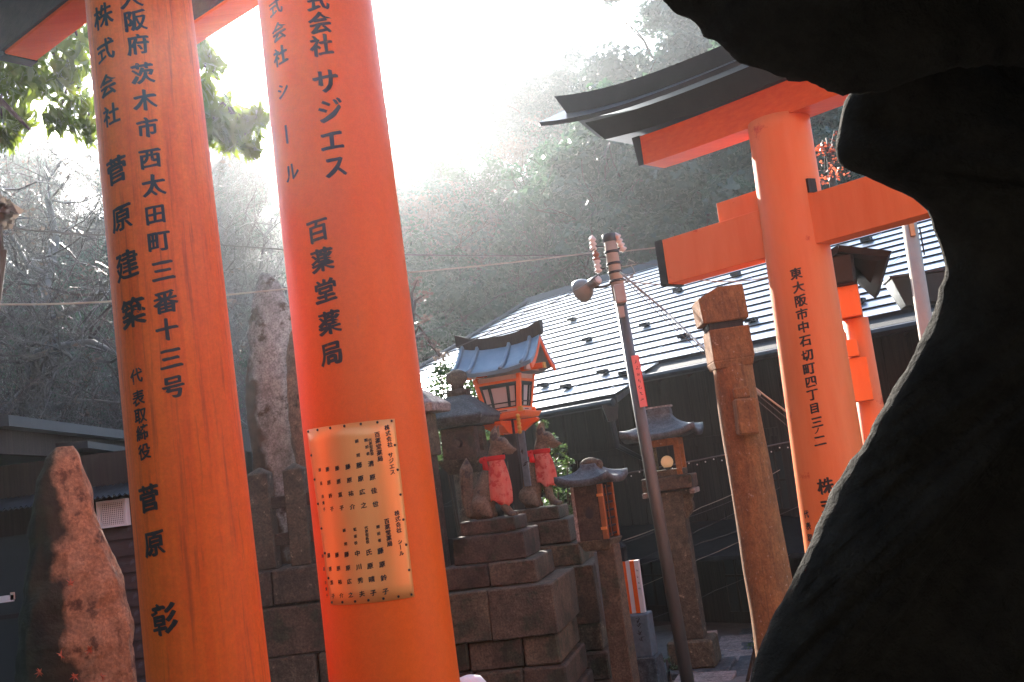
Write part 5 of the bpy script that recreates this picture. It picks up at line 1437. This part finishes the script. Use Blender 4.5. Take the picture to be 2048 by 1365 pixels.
def make_evergreen(key, seed, mat, H=10.0, clumps=95, per=85, size=.26, shape='round'):
    rg = random.Random(seed); nr = np.random.default_rng(seed)
    trunk = MB(); tips = []
    pts = [Vector((0, 0, -.4))]; x = Vector((0, 0, 0))
    for i in range(1, 8): x = Vector((x.x + rg.gauss(0, .10), x.y + rg.gauss(0, .10), H * .78 * i / 7)); pts.append(x)
    trunk.tube(pts, [.24 - .028 * i for i in range(8)], 8, cap=False)
    for i in range(9):
        b = pts[2 + i % 5]; a = rg.uniform(0, 2 * pi)
        grow(rg, b, (cos(a), sin(a), .55), rg.uniform(1.9, 2.9), .085, 2, trunk, tips, kids=(2, 3), lift=.3, curl=.2, min_r=.012)
    cs = []; rs = []
    for i in range(clumps):
        while True:
            v = Vector((rg.uniform(-1, 1), rg.uniform(-1, 1), rg.uniform(-1, 1)))
            if (.55 if shape == 'round' else .25) < v.length < 1: break
        if shape == 'round': c = Vector((v.x * 2.7, v.y * 2.7, H * .67 + v.z * 2.9 * (1.05 if v.z > 0 else .9)))
        else:
            f = (v.z + 1) / 2; w = 2.1 * (1 - f) ** .8 + .35; c = Vector((v.x * w, v.y * w, H * .2 + f * H * .78))
        cs.append(c); rs.append(rg.uniform(.5, 1.0))
    cs += [t[0] for t in tips[::3]]; rs += [rg.uniform(.35, .6) for _ in tips[::3]]
    v, q = leaf_cloud(nr, np.array([tuple(c) for c in cs]), np.array(rs), np.array([int(per * (r / .62) ** 2) for r in rs]), size, .5, .1, orient=1.0)
    TREE[key] = (trunk.mesh('trunk'), np_mesh('crown', v, q), M['bark'], mat)
def make_bare(key, seed, H=9.0, mat='twig', leaves=0, levels=5):
    rg = random.Random(seed); nr = np.random.default_rng(seed); trunk = MB(); tw = MB(); tips = []
    pts = [Vector((0, 0, -.4))]; x = Vector((0, 0, 0))
    for i in range(1, 6): x = Vector((x.x + rg.gauss(0, .16), x.y + rg.gauss(0, .16), H * .45 * i / 5)); pts.append(x)
    trunk.tube(pts, [.17 - .016 * i for i in range(6)], 8, cap=False)
    for i in range(7):
        a = i * 2.4 + rg.uniform(-.4, .4); grow(rg, pts[2 + i % 4], (cos(a) * .7, sin(a) * .7, .9), H * rg.uniform(.24, .33), .075, levels - 1, tw, tips, kids=(3, 4), lift=.22, curl=.22, min_r=.0055, seg=4, ratio=.66)
    if leaves and tips:
        sel = [tips[i] for i in range(0, len(tips), max(1, len(tips) // leaves))]
        v, q = leaf_cloud(nr, np.array([tuple(t[0]) for t in sel]), np.full(len(sel), .18), np.full(len(sel), 5), .11, .5, .3)
        lm = np_mesh('crown_leaves', v, q)
    else: lm = None
    TREE[key] = (trunk.mesh('trunk'), tw.mesh('crown'), M['bark'] if mat == 'twig' else M['bark_pale'], M['twig'], lm)
for k in range(3): make_evergreen('ev%d' % k, 10 + k, M['leaf_mid'], clumps=34 + 7 * k, per=170)
for k in range(2): make_evergreen('dk%d' % k, 20 + k, M['leaf_dark'], clumps=44, per=180, size=.22)
make_evergreen('br0', 31, M['leaf_brown'], clumps=60, per=45, size=.18)
for k in range(4): make_bare('ba%d' % k, 40 + k, leaves=0 if k % 2 else 120)
LBL = {'ev': ('grey-green leafy evergreen tree on the hazy hillside', 'evergreen_tree', 'evergreen trees on the hillside'), 'dk': ('dark glossy evergreen tree on the hillside behind the house', 'evergreen_tree', 'dark evergreens behind the house'),
       'br': ('russet-leaved tree on the hazy hillside', 'russet_tree', 'russet trees on the hillside'), 'ba': ('leafless tree with fine twigs on the hillside', 'bare_tree', 'bare trees on the hillside')}
def plant(key, x, y, s, rz=0, z=None, label=None, stand=None):
    lb, nm, gp = LBL[key[:2]]
    if stand: lb, gp = lb.split(' on the ')[0] + ' ' + stand, nm.replace('_', ' ') + 's ' + stand
    x0 = x + .238 * (y - 15)                                     # keep the low sun's way to the roof open
    if y > 18 and -3 < x0 < 9: s = min(s, max(.3, (3.0 + .45 * (y - 16) - ground_z(x, y)) / 9.8))
    t = empty(nm, Vector((x, y, ground_z(x, y) if z is None else z)), label or lb, 'tree', gp if label is None else None); t.rotation_euler = (0, 0, rz); t.scale = (s, s, s)
    d = TREE[key]
    a = bpy.data.objects.new('trunk', d[0]); COL.objects.link(a); a.parent = t
    b = bpy.data.objects.new('crown', d[1]); COL.objects.link(b); b.parent = t
    if not d[0].materials: d[0].materials.append(d[2])
    if not d[1].materials: d[1].materials.append(d[3])
    if len(d) > 4 and d[4] is not None:
        c = bpy.data.objects.new('leaves', d[4]); COL.objects.link(c); c.parent = t
        if not d[4].materials: d[4].materials.append(M['leaf_brown'])
    return t
def plant_px(key, px, top_py, depth, rz=0, label=None, H=10.0, stand='along the hill crest against the sky'):
    """tree whose top reaches the given pixel at that depth"""
    q = P(px, top_py, depth * 1.5); g = ground_z(q.x, q.y)
    return plant(key, q.x, q.y, max(.3, (q.z - g) / (H if key[:2] != 'ba' else 9.4)), rz, label=label, stand=None if label else stand)
FAR = 1.5                                                     # the valley's far side
rt = random.Random(77)
# skyline trees
for key, px, py, d in (('ev0', 905, 96, 62), ('ev1', 830, 165, 62), ('ev2', 985, 150, 60), ('ev1', 775, 240, 58), ('ev2', 1115, 96, 60), ('ev0', 1060, 170, 58), ('ev1', 1170, 190, 55), ('ev0', 700, 290, 60), ('ev2', 620, 330, 58),
                       ('ev0', 1240, 120, 50), ('ev0', 1480, 60, 44), ('ev1', 1580, 80, 42), ('ev2', 1680, 70, 40), ('ev1', 1790, 60, 42), ('ev2', 1920, 60, 42), ('ev0', 350, 330, 55), ('ev1', 200, 290, 52), ('ev2', 60, 260, 50), ('ev0', -80, 260, 50), ('ev1', 480, 360, 56)):
    plant_px(key, px, py, d, rt.uniform(0, 6.2))
plant_px('ev1', 1335, -25, 40, 1.0, label='tall spreading evergreen with visible limbs above the torii roof beam')
plant_px('ev2', 1440, 40, 41, 2.0)
# the body of the hillside
for i in range(54):
    px = rt.uniform(720, 2050); d = rt.uniform(23, 46) * FAR
    x = (px - 1057) / 2115 * d; g = ground_z(x, d)
    key = rt.choice(['ev0', 'ev1', 'ev2', 'dk0', 'dk1', 'ba0', 'ba1', 'br0'] if px < 1250 else ['dk0', 'dk1', 'ev0', 'dk0', 'dk1', 'ba2'])
    smax = (tan(radians(18.5 if px < 1200 else 20)) * d + 1.6 - g) / 9.8
    plant(key, x, d, min(rt.uniform(.7, 1.0) * FAR, max(.5, smax * rt.uniform(.75, 1.0))), rt.uniform(0, 6.2))
for i in range(13):
    px = rt.uniform(840, 1350); d = rt.uniform(22, 44) * FAR; x = (px - 1057) / 2115 * d
    plant(rt.choice(['ba0', 'ba1', 'ba2', 'ba3', 'br0']), x, d, rt.uniform(.6, .85) * FAR, rt.uniform(0, 6.2))
for px, d, s in ((1240, 24, .75), (1330, 23, .8), (1420, 24, .8), (1500, 22, .85), (1620, 23, .9), (1180, 27, .75), (900, 21, .5), (960, 23, .55), (870, 24, .6)):
    plant(rt.choice(['dk0', 'dk1']), (px - 1057) / 2115 * d * FAR, d * FAR, s * FAR, rt.uniform(0, 6.2), stand='at the foot of the slope beyond the metal roof')
# bare thicket on the left
for i in range(34):
    px = rt.uniform(-250, 640); d = rt.uniform(14.5, 34); x = (px - 1057) / 2115 * d
    plant(rt.choice(['ba0', 'ba1', 'ba2', 'ba3']), x, d, rt.uniform(.55, .85), rt.uniform(0, 6.2), stand='in the thicket behind the dark hut')
for i in range(16):
    px = rt.uniform(-220, 620); d = rt.uniform(10.5, 14.5); x = (px - 1057) / 2115 * d
    plant(rt.choice(['ba0', 'ba1', 'ba2', 'ba3']), x, d, rt.uniform(.42, .6), rt.uniform(0, 6.2), stand='in the thicket behind the dark hut')
for i, px in enumerate((-180, -60, 30, 110, 190, 270, 340, 640, 700)):
    d = 16.5 + 2.2 * (i % 3); x = (px - 1057) / 2115 * d
    plant(['dk0', 'dk1', 'ev0'][i % 3], x, d, .46 + .05 * (i % 2), i * 1.3, stand='deep in the thicket behind the dark hut')
for i in range(10):
    px = rt.uniform(-200, 620); d = rt.uniform(30, 46); x = (px - 1057) / 2115 * d
    plant(rt.choice(['ev0', 'ev1', 'ev2']), x, d, rt.uniform(.5, .75), rt.uniform(0, 6.2), stand='above the thicket behind the dark hut')

for i in range(26):                                              # unseen wood beside and behind the viewpoint, added to cut sky light
    a = radians(rt.uniform(-170, -62)); d = rt.uniform(13, 26)
    plant(rt.choice(['dk0', 'dk1', 'ev0', 'ev1']), sin(a) * d - 2, cos(a) * d, rt.uniform(.8, 1.15), rt.uniform(0, 6.2), stand='on the steep bank beside the path')

# pale-barked crooked tree on the left
def crooked_tree():
    rg = random.Random(5); b = P(60, 1000, 12.0); g = ground_z(b.x, b.y)
    t = empty('crooked_tree', Vector((b.x, b.y, g)), 'crooked pale-barked bare tree behind the dark hut', 'tree')
    L = lambda px, py, d: P(px, py, d) - Vector((b.x, b.y, g))
    mb = MB()
    limbs = [([(10, 870, 12), (55, 800, 12), (100, 740, 12), (90, 640, 12.2), (85, 560, 12.4), (110, 480, 12.5), (100, 400, 12.6)], .17, .06), ([(10, 830, 12), (60, 770, 11.8), (80, 715, 11.6), (120, 690, 11.4), (180, 680, 11.2), (235, 705, 11)], .10, .04),
             ([(70, 660, 12.1), (130, 630, 11.8), (190, 590, 11.5), (230, 560, 11.4), (330, 520, 11)], .09, .04), ([(90, 560, 12.4), (60, 520, 12.4), (20, 470, 12.4), (0, 380, 12.5)], .06, .03),
             ([(120, 690, 11.4), (150, 730, 11.2), (220, 725, 11), (330, 715, 10.8)], .035, .015), ([(60, 770, 11.8), (50, 700, 11.9), (70, 640, 12), (60, 560, 12)], .05, .02)]
    for pts, r0, r1 in limbs:
        mb.tube([L(*p) + Vector((rg.gauss(0, .03), 0, rg.gauss(0, .03))) for p in pts], [.62 * (r0 + (r1 - r0) * i / (len(pts) - 1)) for i in range(len(pts))], 10, cap=False)
    mb.tube([(0, 0, -.3), L(10, 870, 12)], [.22, .17], 10, cap=False)
    mb.build('trunk', M['bark_pale'], t, True)
    tw = MB(); tips = []
    for pts, r0, r1 in limbs:
        for i in range(1, len(pts)):
            for k in range(3):
                p = L(*pts[i]); grow(rg, p, (rg.gauss(.3, 1), rg.gauss(-.3, .8), rg.gauss(.5, .7)), rg.uniform(.6, 1.3), .018, 3, tw, tips, kids=(2, 3), min_r=.0035, curl=.25, lift=.1, seg=4)
    tw.build('crown', M['twig'], t)
crooked_tree()

# overhanging evergreen at the upper left
def near_tree():
    rg = random.Random(15); nr = np.random.default_rng(15)
    b = Vector((-4.6, 6.4, ground_z(-4.6, 6.4)))
    t = empty('evergreen_tree', b, 'evergreen tree overhanging the front torii with backlit leaf sprays', 'tree')
    mb = MB(); L = lambda px, py, d: P(px, py, d) - b
    mb.tube([(0, 0, -.2), (.1, .1, 2.0), (.2, .3, 4.0), (.5, .6, 6.0)], [.2, .17, .13, .08], 12, cap=False)
    st = Vector((.12, .15, 2.6)); st2 = Vector((.25, .35, 4.3))
    sprays = []
    limbs = [[st, L(-60, 60, 7.0), L(60, 60, 7.1), L(150, 150, 7.2)], [st2, L(60, -120, 7.0), L(250, -40, 7.1), L(420, 130, 7.2), L(470, 230, 7.2)], [st, L(-80, 180, 6.6), L(0, 200, 6.7), L(60, 260, 6.7)], [st2, L(-20, -60, 7.2), L(120, -20, 7.2), L(170, 110, 7.3), L(180, 220, 7.4)], [st2, L(150, -200, 7.3), L(400, -120, 7.4), L(600, -60, 7.4)]]
    cs = []; rs = []; ns_ = []
    for li in limbs:
        mb.tube(li, [.045 - .012 * i for i in range(len(li))], 6, cap=False)
    spots = [(15, 105, 55), (60, 130, 60), (20, 190, 60), (70, 190, 50), (110, 165, 55), (150, 140, 45), (20, 245, 45), (120, 230, 35), (165, 215, 40), (178, 255, 30), (10, 285, 25), (150, 90, 45), (90, 100, 50), (-20, 150, 70), (5, 40, 40),
             (412, 130, 30), (408, 175, 35), (425, 215, 40), (455, 235, 42), (490, 255, 35), (440, 270, 38), (475, 285, 30), (510, 240, 22), (415, 250, 35), (500, 300, 18), (405, 105, 22), (520, 235, 14), (300, 200, 60), (350, 120, 60)]
    for px, py, r in spots:
        for k in range(3):
            c = L(px + rg.gauss(0, r * .3), py + rg.gauss(0, r * .3), 7.1 + rg.gauss(0, .25)); cs.append(tuple(c)); rs.append(r * 7.1 / FPX * .9); ns_.append(int(10 + r * .5))
        # a twig to each spray
        e = L(px, py, 7.1); near = min((q for li in limbs for q in li[1:]), key=lambda q: (Vector(q) - e).length)
        mid = (Vector(near) + e) / 2 + Vector((0, 0, .06)); mb.tube([near, mid, e], [.012, .008, .004], 4, cap=False)
    for i in range(80):                                          # unseen crown above the frame, added to block sky light
        c = Vector((rg.uniform(-7.5, -.6), rg.uniform(1.0, 7.5), rg.uniform(6.3, 8.6))) - b
        cs.append(tuple(c)); rs.append(rg.uniform(.6, .9)); ns_.append(420)
    for i in range(7):
        a = i * .9; mb.tube([(.5, .6, 5.2), (.5 + 1.6 * cos(a), .6 + 1.6 * sin(a), 6.0), (.5 + 3 * cos(a), -.4 + 3 * sin(a), 6.6)], [.07, .05, .02], 6, cap=False)
    v, q = leaf_cloud(nr, np.array(cs), np.array(rs), np.array(ns_), .125, .30, 1.3, .5, .08)
    mb.build('trunk', M['bark'], t, True)
    link('crown', np_mesh('crown', v, q), M['leaf_near'], t)
near_tree()

# red maple behind the torii, sprigs at the left edge
def maple(px_list, d, base_px, label, size, n, mat):
    rg = random.Random(int(d * 10)); nr = np.random.default_rng(int(d * 10))
    b = P(base_px[0], base_px[1], d); g = ground_z(b.x, b.y)
    org = Vector((b.x, b.y, g)); t = empty('maple_tree', org, label, 'tree')
    mb = MB(); c0 = P(*px_list[0][:2], d) - org
    mb.tube([(0, 0, -.2), (0.05, 0, c0.z * .5), c0 + Vector((0, 0, -.2))], [.12, .09, .05], 8, cap=False)
    cs = []; rs = []
    for px, py, r in px_list:
        e = P(px, py, d + rg.gauss(0, .3)) - org; mb.tube([c0 + Vector((0, 0, -.2)), (c0 + e) / 2 + Vector((0, 0, .1)), e], [.03, .018, .006], 5, cap=False)
        for k in range(5):
            cs.append(tuple(e + Vector((rg.gauss(0, 1), rg.gauss(0, 1), rg.gauss(0, .6))) * (r * d / FPX * .7))); rs.append(r * d / FPX * 1.1)
    v, q = leaf_cloud(nr, np.array(cs), np.array(rs), np.full(len(cs), n), size, .8, .2, .5, .1)
    mb.build('trunk', M['bark'], t, True); link('crown', np_mesh('crown', v, q), mat, t)
maple([(1655, 290, 18), (1665, 320, 20), (1650, 350, 16), (1640, 300, 12), (1690, 260, 25), (1700, 330, 30), (1660, 345, 14)], 15.5, (1700, 700), 'red maple showing between the pale torii post and the boulder', .055, 7, M['leaf_red'])
maple([(815, 650, 10), (850, 590, 14), (845, 640, 12), (865, 690, 14), (880, 715, 10), (835, 560, 12)], 11.5, (800, 900), 'sparse russet maple behind the plaque post beside the house verge', .045, 9, M['leaf_brown'])
maple([(-8, 430, 14), (-4, 415, 10), (0, 445, 8)], 6.0, (-120, 800), 'orange-brown leaf sprig beside the overhanging evergreen', .10, 10, M['leaf_brown'])

# glossy shrubs round the lanterns
def shrub(blobs, d, base_px, label, size=.045, n=60):
    rg = random.Random(int(base_px[0])); nr = np.random.default_rng(int(base_px[0]))
    b = P(base_px[0], base_px[1], d); g = ground_z(b.x, b.y); org = Vector((b.x, b.y, g))
    t = empty('shrub', org, label, 'shrub', 'shrubs around the lanterns')
    mb = MB(); cs = []; rs = []; ns_ = []
    for px, py, r in blobs:
        e = P(px, py, d + rg.uniform(-.25, .25)) - org
        mb.tube([(rg.gauss(0, .05), rg.gauss(0, .05), -.05), e * .5 + Vector((0, 0, .1)), e], [.018, .012, .005], 5, cap=False)
        cs.append(tuple(e)); rs.append(r * d / FPX); ns_.append(int(n * (r / 30) ** 1.6) + 12)
    v, q = leaf_cloud(nr, np.array(cs), np.array(rs), np.array(ns_), size, .5, .1, .6, .12)
    mb.build('stem', M['bark'], t, True); link('foliage', np_mesh('foliage', v, q), M['shrub'], t)
shrub([(880, 770, 32), (905, 745, 28), (940, 775, 32), (965, 790, 28), (870, 800, 25), (950, 810, 30), (985, 810, 24), (880, 740, 20), (930, 745, 20), (960, 845, 28), (985, 860, 24), (880, 860, 40), (895, 910, 40)], 10.4, (925, 1000), 'glossy dark shrub behind the crescent lantern', .05, 150)
shrub([(1095, 880, 22), (1110, 900, 24), (1100, 930, 24), (1125, 945, 20), (1135, 925, 14), (1120, 985, 24), (1100, 970, 24), (1140, 990, 16), (1130, 1020, 20), (1105, 1010, 24), (1085, 850, 14), (1148, 960, 10), (1060, 960, 26), (1070, 1010, 28)], 10.2, (1105, 1080), 'glossy dark shrub behind the set-back fox statue', .045, 190)
shrub([(1335, 1320, 12), (1320, 1330, 12), (1345, 1335, 10)], 9.9, (1335, 1345), 'low weedy tuft beside the globe lantern base', .04, 50)
shrub([(1515, 1275, 12), (1505, 1290, 12), (1520, 1255, 8)], 9.0, (1510, 1310), 'small leafy tuft at the foot of the lichened gatepost', .035, 50)

# undergrowth on the slope
def undergrowth():
    nr = np.random.default_rng(99); n = 3600
    y = 15 + 95 * nr.random(n) ** 1.3; x = (nr.random(n) * 2500 - 250 - 1057) / 2115 * y
    keep = ~((y < 38) & (x > -5.0))
    x, y = x[keep], y[keep]
    c = np.array([(a, b, ground_z(a, b) + .25) for a, b in zip(x, y)])
    v, q = leaf_cloud(nr, c, .5 + .4 * nr.random(len(c)), np.full(len(c), 14), .24, .5, .1)
    o = link('undergrowth', np_mesh('undergrowth', v, q), M['leaf_dark']); tag(o, 'low leafy undergrowth covering the wooded slope', 'undergrowth', kind='stuff')
undergrowth()

# ------------------------------------------------------------------ the misty air
def haze():
    m = bpy.data.materials.new('misty_air'); m.use_nodes = True; nt = m.node_tree
    for nd in list(nt.nodes):
        if nd.type == 'BSDF_PRINCIPLED': nt.nodes.remove(nd)
    v = nt.nodes.new('ShaderNodeVolumePrincipled')
    v.inputs['Color'].default_value = (.90, .95, 1.0, 1); v.inputs['Density'].default_value = .00095; v.inputs['Anisotropy'].default_value = .83
    nt.links.new(v.outputs[0], nt.nodes['Material Output'].inputs['Volume'])
    o = MB().box((0, 90, 28), (330, 310, 76)).build('haze', m)
    tag(o, 'pale sunlit mist filling the valley air', 'haze', kind='stuff')
haze()
